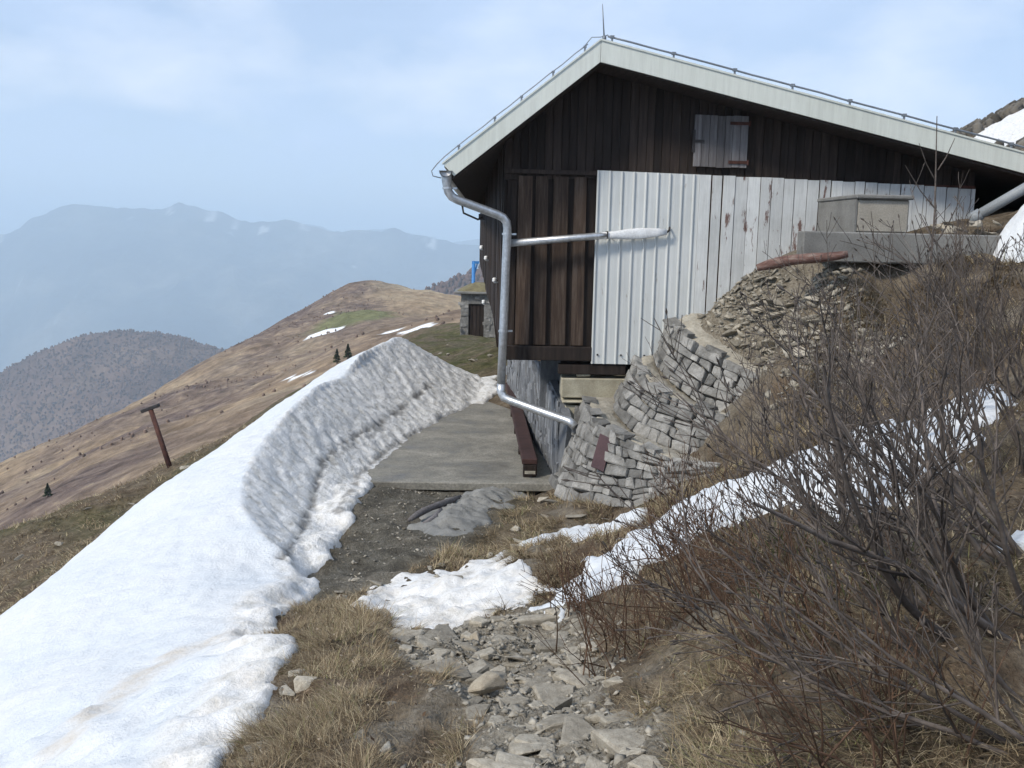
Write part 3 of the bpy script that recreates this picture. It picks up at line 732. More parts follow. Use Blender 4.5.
while x < xw1 - .03:
    w = min(random.uniform(.125, .155), xw1 - x); gap = random.choice([.004, .008, .012, .018])
    dy = random.uniform(-.008, .006); tl = random.uniform(-.003, .003)
    bd.box((x + w / 2 - gap / 2, 11.95 + dy, (white_top(x) + zwb) / 2), (w - gap, .022, white_top(x) - zwb + random.uniform(-.02, .005)), Matrix.Rotation(tl, 3, 'Y'))
    x += w
bd.build('painted_board', M_['peel'], clad)
bk = MB(); bk.box(((xsplit + xw1) / 2, 11.985, (white_top(xsplit) + zwb) / 2 - .05), (xw1 - xsplit, .03, white_top(xsplit) - zwb)); bk.build('backing', M_['rust'], clad)
# brown plank panel on the left of the facade
pp = MB(); x0, x1 = left_end + .04, X_of(594, 270, 12.02); zb_, zt_ = Z_of(545, 346, 12.0), Z_of(545, 175, 12.0)
edges = [(514, 522), (533 - 3, 547), (551, 567), (571, 588)]
bb = MB(); bb.box(((x0 + x1) / 2, 12.06, (zb_ + zt_) / 2), (x1 - x0, .03, zt_ - zb_)); 
for k in range(9):
    xx = x0 + (x1 - x0) * (k + .5) / 9; bb.box((xx, 12.035 + .008 * (k % 2), (zb_ + zt_) / 2), ((x1 - x0) / 9 - .012, .024, zt_ - zb_))
panel = bb.build('plank_panel', M_['dark_wood'], hut)
for (a, b) in ((533, 548), (550.5, 568), (571, 586)) :
    xa, xb = X_of(a + 2, 250, 12), X_of(b - 1, 250, 12)
    pp.box(((xa + xb) / 2, 12.003, (zb_ + zt_) / 2), (xb - xa, .03, zt_ - zb_ - .03), Matrix.Rotation(-.008, 3, 'Y'))
xa, xb = X_of(517, 250, 12), X_of(531, 250, 12)
pp.box(((xa + xb) / 2, 12.004, (zb_ + zt_) / 2), (xb - xa, .03, zt_ - zb_ - .03))
pp.build('board', M_['brown_board'], panel)
sill = MB(); sill.box(((x0 + x1) / 2 - .02, 12.02, Z_of(545, 353, 12)), (x1 - x0 + .06, .16, .17)); 
sill.box((X_of(592, 368, 12), 12.05, Z_of(592, 369.5, 12)), (.82, .16, .12)); sill.build('sill_beam', M_['dark_wood'], hut, bevel=.008)
# left long side wall, its foot rising with the ground
xs0, xs1, ysd = left_end, X_of(479.5, 262, 24), 24.0
sw = MB(); N = 60
for i in range(N):
    t0, t1 = i / N, (i + 1) / N - .0015
    ya, yb_ = YF + .03 + (ysd - YF) * t0, YF + .03 + (ysd - YF) * t1
    xa, xb = xs0 + (xs1 - xs0) * t0, xs0 + (xs1 - xs0) * t1
    za, zb2 = -1.28 + .72 * t0, -1.28 + .72 * t1
    o_ = random.uniform(0, .012)
    sw.prism([(xa - o_, ya, za), (xb - o_, yb_, zb2), (xb - o_, yb_, roof_under(xb) + .1), (xa - o_, ya, roof_under(xa) + .1)], (.04, 0, 0))
sw.build('side_wall', M_['dark_wood'], hut)
bw = MB(); bw.prism([(xs1, 24, -.56), (.2, 24, -.75), (.5, 24, -3), (7.0, 24, -2), (7.0, 24, roof_under(7)), (pk.x, 24, pk.z - TH), (xs1, 24, roof_under(xs1))], (0, .05, 0))
bw.prism([(xe, 12.05, -1.5), (xe, 24, -1.5), (xe, 24, roof_under(xe)), (xe, 12.05, roof_under(xe))], (-.05, 0, 0))
bw.box((6.75, 14.5, -.2), (1.6, .06, 2.6)); bw.build('rear_wall', M_['dark_wood'], hut)
for k, (px, py) in enumerate(((497.3, 280), (488, 258), (483, 247.5), (486.5, 302))):
    t = ((px - VPX) * 1e-3); best = None
    # distance along the side wall where this bearing meets it
    s_ = (xs1 - xs0) / (ysd - YF); Yq = (xs0 - .02 - s_ * YF) / (t - s_)
    Yq = min(max(Yq, 12.6), 23.5); q = U(px, py, Yq)
    ib = MB(); xq = xs0 + s_ * (Yq - YF) - .03
    rI = .028 + .0015 * (Yq - 12); prof_ = [0.4, .9, 1, .8, .95, .5]
    ib.tube([(xq + .03, Yq, q.z - rI)] + [(xq - .02, Yq, q.z - rI + 2 * rI * j / 5) for j in range(6)], [rI * .3] + [rI * p for p in prof_], 10)
    ib.build('insulator', M_['white_ceramic'], hut, True)
# roof
rf = MB()
def slab(xa, za, xb, zb, xa2, xb2, top, bot, y0, y1):
    P = [(xa, y0, za + bot), (xb, y0, zb + bot), (xb, y0, zb + top), (xa, y0, za + top)]
    Q = [(xa2, y1, za + bot), (xb2, y1, zb + bot), (xb2, y1, zb + top), (xa2, y1, za + top)]
    rf.add(P + Q, [(0, 1, 2, 3), (7, 6, 5, 4), (0, 4, 5, 1), (1, 5, 6, 2), (2, 6, 7, 3), (3, 7, 4, 0)], .5)
slab(le.x + .015, le.z + .012, pk.x, pk.z, le.x + .24, pk.x, -.004, -.05, YR + .012, YB)
slab(pk.x, pk.z, re.x, re.z, pk.x, re.x, -.004, -.05, YR + .012, YB)
roof = rf.build('roof', M_['roof_metal'], hut)
rf = MB()
slab(le.x + .10, le.z + .078 - .02, pk.x, pk.z - .02, le.x + .29, pk.x, -.04, -TH + .005, YR + .03, YB - .05)
slab(pk.x, pk.z - .02, re.x - .02, re.z - .02, pk.x, re.x - .02, -.04, -TH + .005, YR + .03, YB - .05)
rf.build('soffit', M_['soffit_wood'], roof)
fb = MB(); ll = F(454, 176, YR)
fb.prism([(le.x, YR, le.z), (ll.x, YR, ll.z), (pk.x, YR, pk.z - TH), (pk.x, YR, pk.z)], (0, .028, 0), .5)
fb.prism([(pk.x + .004, YR + .001, pk.z + .002), (pk.x + .004, YR + .001, pk.z - TH + .002), (re.x, YR, re.z - TH + .02), (re.x, YR, re.z)], (0, .028, 0), .5)
fb.prism([(le.x - .01, YR - .012, le.z - .005), (pk.x, YR - .012, pk.z - .004), (pk.x, YR - .012, pk.z + .016), (le.x - .01, YR - .012, le.z + .015)], (0, .06, 0), .5)
fb.prism([(pk.x, YR - .0125, pk.z - .004), (re.x, YR - .012, re.z - .004), (re.x, YR - .012, re.z + .016), (pk.x, YR - .0125, pk.z + .016)], (0, .06, 0), .5)
fb.build('verge_board', M_['fascia_white'], roof)
# lightning conductor
lc = MB(); off = .055
pth = [F(433, 176, YR), F(431.5, 171, YR), F(437, 164, YR)]
for t in np.linspace(0.02, .93, 12): pth.append(le.lerp(pk, t) + Vector((-.02, .02, off + random.uniform(-.006, .006))))
lc.tube([F(441, 178, YR)] + pth, .006, 6)
lc.tube([le.lerp(pk, .9) + Vector((-.02, .02, off)), pk + Vector((-.1, .02, .03)), pk + Vector((.0, .02, .035)), pk + Vector((.08, .02, .06))], .005, 6)
lc.tube([pk.lerp(re, t) + Vector((0, .02, off + .01 + random.uniform(-.004, .004))) for t in np.linspace(.012, .99, 24)], .011, 6)
lc.build('conductor_cable', M_['wire'], roof, True)
for t in (.1, .33, .5, .7, .9):
    p = le.lerp(pk, t); c_ = MB(); c_.box(p + Vector((0, .02, .032)), (.02, .02, .064)); c_.box(p + Vector((0, .02, .064)), (.035, .03, .02)); c_.build('cable_clip', M_['wire'], roof)
for t in (.02, .13, .24, .345, .45, .55, .645, .75):
    p = pk.lerp(re, t); c_ = MB(); c_.box(p + Vector((0, .02, .034)), (.02, .02, .068)); c_.box(p + Vector((0, .02, .068)), (.045, .035, .03)); c_.build('cable_clip', M_['wire'], roof)
lr = MB(); b0 = pk + Vector((.04, .03, .0)); t0 = F(602.5, 4, YR); lr.tube([b0, b0.lerp(t0, .5), t0], [.009, .007, .004], 6); lr.tube([b0, b0 + Vector((0, 0, .05))], .022, 8); lr.build('lightning_rod', M_['wire'], roof, True)
# gutter and downpipe
gt = MB(); gc = F(446, 171, 11.5); rad = .075; n = 9
vs = []
for (yy, xo) in ((11.42, 0), (24.3, .2)):
    for r_ in (rad, rad - .008):
        for k in range(n):
            w = math.pi + math.pi * k / (n - 1); vs.append((gc.x + xo + math.cos(w) * r_, yy, gc.z + math.sin(w) * r_))
fs = []
for k in range(n - 1):
    fs += [(k, k + 1, 2 * n + k + 1, 2 * n + k), (n + k + 1, n + k, 3 * n + k, 3 * n + k + 1), (k, n + k, n + k + 1, k + 1)]
fs += [(0, 2 * n, 3 * n, n), (n - 1, 2 * n - 1, 4 * n - 1, 3 * n - 1)]
fs.append(tuple(range(n)))
gt.add(vs, fs, .5); gut = gt.build('gutter', M_['zinc'], hut, True)
dp = MB(); rp_ = .05
pth = [F(446.5, 176, 11.5), F(447, 186, 11.5), F(448.5, 192, 11.52), F(452, 197, 11.53), F(458, 200, 11.55), F(497, 214.5, 11.68), F(503, 217.5, 11.7), F(506.5, 222, 11.71), F(507.5, 229, 11.72), F(506, 262, 11.74), F(503.4, 330, 11.76), F(501, 388, 11.76)]
dp.tube([F(446.5, 171, 11.5)] + pth, [.07, .062] + [rp_] * (len(pth) - 1), 14)
dp.tube([F(501.2, 384, 11.76), F(501, 392, 11.755), F(504, 397.5, 11.74), F(511, 400.5, 11.7), F(540, 411, 11.5), F(570, 421.5, 11.25), F(575, 427, 11.2)], [.051] * 6 + [.05], 14)
down = dp.build('downpipe', M_['zinc'], hut, True)
for (px, py, Y) in ((507, 234, 11.73), (503.3, 331, 11.76), (447.5, 188, 11.51)):
    q = F(px, py, Y); c_ = MB(); c_.tube([q - Vector((0, 0, .012)), q + Vector((0, 0, .012))], .058, 14); c_.box(q + Vector((.075, .03, 0)), (.07, .02, .02)); c_.build('pipe_clamp', M_['zinc'], down)
br = MB(); br.tube([F(462, 204, 11.56), F(463.5, 213, 11.56), F(478, 219.5, 11.8), F(484, 216, 12)], .011, 8); br.box(F(482, 217, 11.95), (.08, .06, .07)); br.build('bracket', M_['dark_iron'], down)
# long pole across the facade with a flattened white end
pl = MB(); pa, pb, pc = F(509, 243.3, 11.78), F(598, 236, 11.85), F(667, 232, 11.88)
pl.tube([pa, pb, pb.lerp(pc, .12)], [.042, .041, .036], 12)
pole = pl.build('support_pole', M_['zinc'], hut, True)
fl = MB(); ring = []; nn = 10
secs = [(0, .038, .036), (.25, .046, .03), (.42, .062, .02), (.62, .066, .015), (.85, .05, .012), (1.0, .034, .012)]
ax = (pc - pb).normalized(); upv = Vector((0, 0, 1)); upv = (upv - ax * upv.dot(ax)).normalized(); dv = ax.cross(upv)
vs = []
for (t, h, d) in secs:
    c_ = pb.lerp(pc, t)
    for k in range(nn): w = 2 * math.pi * k / nn; vs.append(c_ + upv * math.cos(w) * h + dv * math.sin(w) * d)
fs = [(i * nn + k, i * nn + (k + 1) % nn, (i + 1) * nn + (k + 1) % nn, (i + 1) * nn + k) for i in range(len(secs) - 1) for k in range(nn)] + [tuple(range(nn)), tuple((len(secs) - 1) * nn + k for k in range(nn))]
fl.add(vs, fs, .5); fl.build('flat_end', M_['white_pole'], pole, True)
hk = MB(); q = F(669, 230, 11.92); hk.tube([q + Vector((-.03, -.03, -.03)), q + Vector((0, -.03, 0)), q + Vector((.01, .02, .03))], .012, 8); hk.build('hook', M_['dark_iron'], pole); hk = MB(); hk.tube([F(607, 236, 11.85) + Vector((0, -.04, -.03)), F(607, 236, 11.85) + Vector((0, -.04, .05)), F(607, 236, 11.85) + Vector((0, .1, .05))], .008, 6); hk.build('pole_strap', M_['dark_iron'], pole)
# basement: slate faced side wall, dark recess, foundation courses
A, B = U(557, 482, 12.1), U(508, 393, 19.0)
dW = Vector((B.x - A.x, B.y - A.y, 0)); Lw = dW.length; dW.normalize(); nW = Vector((dW.y, -dW.x, 0)) * -1
if nW.x > 0: nW = -nW
def wall_pt(px, py):                          # where a bearing meets the slate wall
    d = ray(px, py); k = nW.dot(A) / nW.dot(d); return d * k
tops = [wall_pt(566, 425), wall_pt(558, 398), wall_pt(541, 362), wall_pt(508, 359)]
st = MB(); zs_ = -3.15
st.prism([Vector((A.x, A.y, zs_)) - dW * .15] + [tops[0] - dW * .1] + tops + [Vector((B.x, B.y, tops[3].z)), Vector((B.x, B.y, zs_))], -nW * .1, .3)
def top_at(s):                               # top of the wall s metres from its near end
    ss = [(t - A).dot(dW) for t in tops]; zz = [t.z for t in tops]; return float(np.interp(s, ss, zz))
for i in range(420):
    s_ = random.uniform(0, 1) ** 1.3 * Lw; zt = top_at(s_); w, h = random.uniform(.06, .22) * (1 + s_ * .12), random.uniform(.1, .42)
    zc = random.uniform(-3.0, zt - h * .4)
    c_ = Vector((A.x, A.y, 0)) + dW * s_ + nW * random.uniform(.004, .03); c_.z = zc
    m = Matrix((dW, nW, Vector((0, 0, 1)))).transposed() @ Matrix.Rotation(random.uniform(-.12, .12), 3, 'Y') @ Matrix.Rotation(random.uniform(-.06, .06), 3, 'Z')
    st.box(c_, (w, random.uniform(.015, .04), h), m, None, .014)
st.build('basement_wall', M_['slate'], hut, bevel=.004)
rc = MB(); rc.box((2.0, 13.4, -2.1), (1.9, .05, 1.9)); rc.prism([(.3, 12.1, -1.30), (3.2, 12.1, -1.30), (3.2, 20, -1.30), (.12, 20, -1.0)], (0, 0, .05)); rc.build('recess_wall', M_['dark_wood'], hut)
pnl = MB(); q = U(550, 378, 13.1); pnl.box((q.x, 13.1, q.z - .1), (.26, .05, .75)); pnl.build('recess_panel', M_['slate'], hut)
fd = MB()
def fbox(px0, py0, px1, py1, Y, d, j=.012):
    a, b = U(px0, py0, Y), U(px1, py1, Y); fd.box(((a.x + b.x) / 2, Y + d / 2, (a.z + b.z) / 2), (abs(b.x - a.x), d, abs(a.z - b.z)), None, None, j)
fbox(562, 378, 640, 399, 11.98, .4); fbox(577, 371, 590, 377, 11.99, .2); fbox(562, 400, 640, 405, 11.93, .4); fbox(565, 405.5, 640, 440, 11.97, .4)
fd.build('foundation', M_['cream'], hut, bevel=.012)
settle(hut)

# ------------------------------------------------------------------ concrete slab, beam, plinth
sl_ = MB()
Lp = [tuple(U(378, 486, 11.78)), tuple(U(522, 486, 11.78))]
sl_.prism([(-2.2, 11.78, -2.93), (.95, 11.80, -2.93), (.95, 20.3, -2.93), (-2.2, 20.3, -2.93)], (0, 0, -.10), .5)
def mat_slab():
    t = NT('slab_concrete'); v = t.coord((1, 1, 1))
    a = t.noise(v, 1.4, 6, .65, .6); b = t.noise(v, 40, 4, .6); w = t.noise(t.coord((.8, 1.3, 1), rot=(0, 0, .9)), 1.7, 6, .65)
    c = t.ramp(a, [(.3, (.13, .12, .10)), (.5, (.215, .205, .175)), (.72, (.30, .285, .25))])
    c = t.mix(.25, c, t.ramp(w, [(.35, .8), (.65, 1.25)]), 'MULTIPLY'); c = t.mix(.8, c, t.ramp(b, [(.3, .6), (.7, 1.35)]), 'MULTIPLY'); k = t.noise(v, 7, 6, .7); c = t.mix(.5, c, t.ramp(k, [(.35, .65), (.6, 1.15)]), 'MULTIPLY')
    return t.done(c, t.ramp(a, [(.35, .45), (.55, .9)]), t.bump(b, .25, .006), 0, .3)
o = sl_.build('concrete_slab', mat_slab(), bevel=.01)
tag(o, kind='structure')

bm_ = empty('floor_beam', U(517, 440, 14.5)); tag(bm_, 'red brown timber beam lying along the slate basement wall', 'beam')
a, b = Vector((X_of(527, 478, 12.15), 12.15, -2.93)), Vector((X_of(506, 392, 18.8) + .05, 18.8, -2.93))
d = (b - a).normalized(); mrot = Matrix((Vector((d.y, -d.x, 0)), d, Vector((0, 0, 1)))).transposed()
q = MB(); q.box((a + b) / 2 + Vector((.03, 0, .19)), (.19, (b - a).length, .07), mrot); q.box((a + b) / 2 + Vector((.09, 0, .08)), (.07, (b - a).length - .1, .15), mrot)
q.build('plank', M_['beam_red'], bm_, bevel=.008)
for t in (0.004, .2, .42, .64, .86):
    e = MB(); p = a.lerp(b, t); e.box(p + Vector((.03, 0, .078)), (.16, .12, .148), mrot); e.build('bearer', M_['dark_wood'], bm_)
e = MB(); e.box(a + Vector((.03, -.012, .075)) - d * .075, (.13, .02, .035), mrot); e.build('end_strip', M_['mortar'], bm_)
settle(bm_)

pt = empty('concrete_plinth', U(890, 260, 10.4)); tag(pt, 'grey concrete block on a wide concrete base beside the white cladding', 'concrete plinth')
q = MB(); zt = Z_of(850, 232, 9.95); zb = zt - .30; q.box(((X_of(803, 245, 9.95) + 6.0) / 2, 10.05, (zt + zb) / 2), (6.0 - X_of(803, 245, 9.95), .2, zt - zb)); q.build('base_slab', M_['concrete_dark'], pt, bevel=.012)
q = MB(); q.box((4.9, 10.85, (zt + zb) / 2 - .01), (2.0, 1.38, zt - zb)); q.build('footing', M_['concrete_dark'], pt)
q = MB(); x0, x1 = X_of(857, 215, 10.1), X_of(909, 215, 10.1); z0, z1 = zt + .002, Z_of(880, 199.5, 10.1)
q.prism([(x0, 10.1, z0), (x1, 10.1, z0), (x1 + .05, 11.2, z0), (x0 - .01, 11.2, z0)], (0, 0, z1 - z0)); q.build('block', M_['concrete'], pt, bevel=.015)
q = MB(); q.prism([(x0 - .002, 10.098, z0), (x0 - .012, 11.2, z0), (x0 - .03, 11.2, z0), (x0 - .02, 10.098, z0)], (0, 0, z1 - z0 - .002)); q.build('dark_side', M_['concrete_dark'], pt)  # thin layer that makes the block's left side a darker grey than its front
q = MB(); q.prism([(x0 - .03, 10.06, z1 + .002), (x1 + .03, 10.06, z1 + .002), (x1 + .08, 11.23, z1 + .002), (x0 - .04, 11.23, z1 + .002)], (0, 0, .045)); q.build('cap', M_['concrete_dark'], pt, bevel=.012)
settle(pt)

lg = MB(); a, b = U(757, 268, 10.0), U(848, 252, 9.74)
pts_ = [a.lerp(b, t) + Vector((0, 0, .02 * math.sin(t * 5))) for t in np.linspace(0, 1, 9)]
lg.tube(pts_, [.035, .05, .055, .052, .05, .052, .045, .042, .034], 10)
log1 = lg.build('fallen_log', M_['log_wood'], None, True); tag(log1, 'weathered red brown log lying below the concrete plinth', 'log')
pv = MB(); a, b = U(970, 220, 10.6), U(1060, 168, 10.2); pv.tube([a, a.lerp(b, .5), b], .055, 14); pv.tube([a - (b - a).normalized() * .0, a + (b - a).normalized() * .12], .065, 14)
o = pv.build('drain_pipe', M_['pvc'], None, True); tag(o, 'smooth grey drain pipe rising beside the right corner of the hut', 'pipe')

# snow heap at the right edge
def heap(x, y):
    c = U(1042, 218, 9.9); d = np.hypot((x - c.x) / .42, (y - c.y) / .36) + fbm(x, y, 2.2, 3) * .18; d2 = np.clip(1 - d ** 2, 0, 1)
    g = zg(x, y) - .03; z = g + .50 * d2 ** .75 + fbm(x, y, 4, 4) * .12 * d2
    return z, d < 1.0
o = snow_sheet('snow_heap', 4.4, 6.6, 8.8, 10.6, .03, heap, lambda x, y, z: .3 + fbm(x, y, 2, 3) * .5); tag(o, 'rounded snow heap beside the grey drain pipe', 'snow heap')
vs_hill = None

# ------------------------------------------------------------------ stone terraces
def terrace(label, cols, seed, back_to, n_course, bury=.15):
    random.seed(seed)
    root = empty('terrace_wall'); tag(root, label, 'terrace wall', 'stone terraces beside the hut')
    tp = [U(a, b, Y) for (a, b, c, d, Y, Y2) in cols]; bt = [U(c, d, Y2) for (a, b, c, d, Y, Y2) in cols]
    root.location = bt[len(bt) // 2]
    # densify with a smooth curve
    def cr(P, t):
        n = len(P) - 1; i = min(int(t * n), n - 1); f = t * n - i
        p0, p1, p2, p3 = P[max(i - 1, 0)], P[i], P[i + 1], P[min(i + 2, n)]
        return .5 * ((2 * p1) + (p2 - p0) * f + (2 * p0 - 5 * p1 + 4 * p2 - p3) * f * f + (3 * p1 - p0 - 3 * p2 + p3) * f ** 3)
    S = lambda u, v: cr(bt, u).lerp(cr(tp, u), v)
    L = sum((S((i + 1) / 60, .5) - S(i / 60, .5)).length for i in range(60))
    core = MB(); N = 40; vs = []; fs = []
    bd_ = [Vector(p) for p in back_to]
    for i in range(N + 1):
        u = i / N; n_ = (S(min(u + .01, 1), .5) - S(max(u - .01, 0), .5)); nn_ = Vector((n_.y, -n_.x, 0)).normalized()
        b_, t_ = S(u, 0) - nn_ * .06, S(u, 1) - nn_ * .05
        k = cr(bd_, u)
        vs += [b_ - Vector((0, 0, bury)), t_ - Vector((0, 0, .01)), k]
    for i in range(N):
        fs += [(3 * i, 3 * i + 3, 3 * i + 4, 3 * i + 1), (3 * i + 1, 3 * i + 4, 3 * i + 5, 3 * i + 2)]
    core.add(vs, fs, .5)
    o = core.build('mortar_bed', M_['mortar'], root, True, fix=False)
    # cut the bed finer and roughen it
    bm = bmesh.new(); bm.from_mesh(o.data); bmesh.ops.subdivide_edges(bm, edges=bm.edges[:], cuts=3, use_grid_fill=True)
    cc = np.array([v.co[:] for v in bm.verts]); nz = fbm(cc[:, 0], cc[:, 1] + cc[:, 2], 5, 3) * .035
    for v, z in zip(bm.verts, nz): v.co.z += z
    bm.to_mesh(o.data); bm.free()
    stn = MB()
    seedv = seed * 13.7
    def vj(j, s_): return (j + (0 if j in (0, n_course) else float(perlin(np.array([s_ * 2.3 + j * 5.1]), np.array([seedv + j]))[0]) * .75)) / n_course
    for j in range(n_course):
        s_ = random.uniform(-.15, 0)
        while s_ < L:
            w = random.uniform(.09, .2) if random.random() < .6 else random.uniform(.2, .40)
            a_, b_ = max(s_, 0), min(s_ + w, L); s_ += w
            if b_ - a_ < .03: continue
            um, vm = (a_ + b_) / 2 / L, (j + .5) / n_course
            tan = (S(min(um + .01, 1), vm) - S(max(um - .01, 0), vm)).normalized()
            upd = (S(um, 1) - S(um, 0)); 
            if upd.length / n_course < .03: continue
            upd = (upd - tan * upd.dot(tan)).normalized(); out = tan.cross(upd)
            g_ = .006; split = random.random() < .16 and b_ - a_ > .14
            cells = [(vj(j, a_), vj(j, b_), vj(j + 1, b_), vj(j + 1, a_))]
            if split:
                q_ = random.uniform(.35, .65); v_ = cells[0]
                m0, m1 = v_[0] + (v_[3] - v_[0]) * q_, v_[1] + (v_[2] - v_[1]) * q_
                cells = [(v_[0], v_[1], m1, m0), (m0, m1, v_[2], v_[3])]
            for (va, vb, vc, vd) in cells:
                ja = [random.uniform(-.022, .022) for _ in range(4)]
                C = [S(min(max(a_ + ja[0], 0), L) / L, va), S(min(b_ + ja[1], L) / L, vb), S(min(b_ + ja[2], L) / L, vc), S(min(max(a_ + ja[3], 0), L) / L, vd)]
                ctr = (C[0] + C[1] + C[2] + C[3]) / 4
                ring = []
                for k in range(4):
                    p, pn, pp_ = C[k], C[(k + 1) % 4], C[k - 1]
                    ring += [p.lerp(pp_, random.uniform(.03, .17)), p.lerp(pn, random.uniform(.03, .17))]
                dep = random.uniform(-.01, .035); tl_ = Vector((random.gauss(0, .10), 0, random.gauss(0, .10))); tint = random.random(); vsl = []
                for (off, kk) in ((-.09, .97), (-.004, .96), (.012, .91), (.020, random.uniform(.6, .8))):
                    for p in ring:
                        q_ = ctr.lerp(p, kk * random.uniform(.96, 1.02)); r_ = q_ - ctr
                        vsl.append(q_ + out * (off + (dep if off > -.05 else 0) + r_.dot(tan) * tl_.x + r_.dot(upd) * tl_.z + random.uniform(-.006, .006)))
                fsl = [tuple(range(7, -1, -1))] + [(i * 8 + k, i * 8 + (k + 1) % 8, (i + 1) * 8 + (k + 1) % 8, (i + 1) * 8 + k) for i in range(3) for k in range(8)] + [tuple(24 + k for k in range(8))]
                stn.add(vsl, fsl, tint)
    # flat cap stones on the edge
    s = 0
    while s < L:
        w = random.uniform(.12, .34); um = min((s + w / 2) / L, 1); s += w
        tan = (S(min(um + .01, 1), 1) - S(max(um - .01, 0), 1)).normalized(); out = Vector((tan.y, -tan.x, 0)).normalized()
        mrot = Matrix((tan, out, tan.cross(out))).transposed()
        if mrot.determinant() < 0: mrot = Matrix((tan, out, out.cross(tan))).transposed()
        if random.random() < .55: continue
        stn.box(S(um, 1) - out * random.uniform(.02, .05) + Vector((0, 0, .012)), (w * .9, random.uniform(.09, .17), random.uniform(.03, .055)), mrot @ Matrix.Rotation(random.uniform(-.08, .08), 3, 'X'), None, .015)
    stn.build('stonework', M_['wall_stone'], root, bevel=0.0)
    settle(root)
    return S
C1 = [(584, 397, 557, 480, 11.85, 11.75), (590, 410, 556, 496, 11.1, 10.7), (597, 422, 572, 504, 10.6, 10.2), (613, 431, 600, 508, 10.25, 9.85), (640, 445, 640, 508, 9.9, 9.5), (668, 457, 664, 496, 9.6, 9.3), (722, 467, 718, 480, 9.3, 9.15)]
C2 = [(638, 356, 616, 399, 11.88, 11.8), (643, 375, 614, 412, 11.3, 11.2), (657, 390, 631, 431, 10.9, 10.75), (671, 396, 650, 442, 10.7, 10.5), (704, 408, 690, 457, 10.4, 10.2), (740, 419, 735, 467, 10.1, 9.9), (792, 436, 792, 474, 9.8, 9.6)]
C3 = [(668, 322, 656, 357, 11.88, 11.8), (680, 333, 661, 372, 11.6, 11.5), (699, 343, 682, 391, 11.3, 11.15), (734, 363, 714, 413, 10.95, 10.8), (781, 385, 765, 428, 10.6, 10.4), (812, 400, 807, 440, 10.3, 10.1)]
def backs(c, lift=.0): return [U(a, b, Y) + Vector((0, 0, lift)) for (a, b, Y) in c]
S1 = terrace('lowest curved terrace wall of grey stones with a dark red plate', C1, 21, backs([(617, 396, 12.0), (615, 409, 11.5), (631, 428, 11.0), (652, 440, 10.6), (672, 449, 10.4), (700, 457, 10.2), (726, 464, 9.9)]), 7)
S2 = terrace('middle curved terrace wall of grey stones under the white cladding', C2, 22, backs([(657, 352, 12.0), (661, 369, 11.8), (681, 388, 11.4), (697, 399, 11.2), (718, 411, 11.0), (750, 420, 10.7), (797, 434, 10.3)]), 5)
S3 = terrace('uppermost curved terrace wall of grey stones below the rubble slope', C3, 23, backs([(700, 308, 12.0), (714, 316, 11.95), (745, 328, 11.9), (775, 350, 11.6), (805, 372, 11.2), (832, 390, 10.8)]), 5)
random.seed(40)
pq = MB(); cs = [U(600, 434, 10.25), U(611.5, 439.5, 10.2), U(603.5, 472.5, 10.02), U(591, 466.5, 10.07)]
nv = (cs[1] - cs[0]).cross(cs[3] - cs[0]).normalized()
if nv.y > 0: nv = -nv
pq.prism(cs, nv * .02, .5)
o = pq.build('metal_plate', M_['plaque']); tag(o, 'dark red rectangular plate leaning on the lowest terrace wall', 'plate')

# ------------------------------------------------------------------ stones
def stone_mesh(seed, flat, mat, name='stone'):
    r = random.Random(seed); bm = bmesh.new()
    pts_ = []
    for i in range(r.randint(9, 14)):
        a = r.uniform(0, 6.28); u = r.uniform(-1, 1); q = math.sqrt(1 - u * u)
        p = Vector((q * math.cos(a), q * math.sin(a) * r.uniform(.6, .9), u * flat))
        m = max(abs(p.x), abs(p.y), abs(p.z) / flat); p = p / (m ** .55); pts_.append(p * r.uniform(.85, 1.05) * .5)
    for p in pts_: bm.verts.new(p)
    bmesh.ops.convex_hull(bm, input=bm.verts[:])
    for v_ in [v_ for v_ in bm.verts if not v_.link_faces]: bm.verts.remove(v_)
    bmesh.ops.bevel(bm, geom=bm.edges[:], offset=.03, segments=1, affect='EDGES')
    bmesh.ops.recalc_face_normals(bm, faces=bm.faces[:])
    me = bpy.data.meshes.new(name); bm.to_mesh(me); bm.free(); me.materials.append(mat); return me
def slab_mesh(seed, mat):
    r = random.Random(seed); bm = bmesh.new(); n = r.randint(5, 8); th_ = r.uniform(.12, .22); sx = r.uniform(.62, 1.0)
    ang = sorted(r.uniform(0, 6.28) * .35 + 6.28 * k / n for k in range(n)); ring0 = []; 
    rad = [r.uniform(.40, .58) for _ in range(n)]; tx, ty = r.gauss(0, .08), r.gauss(0, .08)
    layers = []
    for (kk, zz) in ((.92, -th_), (1.0, -th_ * .2), (1.0, th_ * .45), (.90, th_ * .72), (.5, th_ * r.uniform(.72, .86))):
        lay = []
        for a, q in zip(ang, rad):
            q2 = q * kk * r.uniform(.96, 1.03); x, y = math.cos(a) * q2, math.sin(a) * q2 * sx
            lay.append(bm.verts.new((x, y, zz + x * tx + y * ty + r.uniform(-.012, .012))))
        layers.append(lay)
    for l0, l1 in zip(layers[:-1], layers[1:]):
        for k in range(n): bm.faces.new((l0[k], l0[(k + 1) % n], l1[(k + 1) % n], l1[k]))
    bm.faces.new(layers[-1]); bm.faces.new(list(reversed(layers[0])))
    bmesh.ops.recalc_face_normals(bm, faces=bm.faces[:])
    me = bpy.data.meshes.new('flat_stone'); bm.to_mesh(me); bm.free(); me.materials.append(mat); return me
FM = [slab_mesh(80 + i, M_['stone']) for i in range(12)]
SM = [stone_mesh(i, .2 + .045 * (i % 6), M_['stone']) for i in range(14)]
WM = [stone_mesh(50 + i, .5, M_['warm_stone']) for i in range(2)]
n_stone = 0
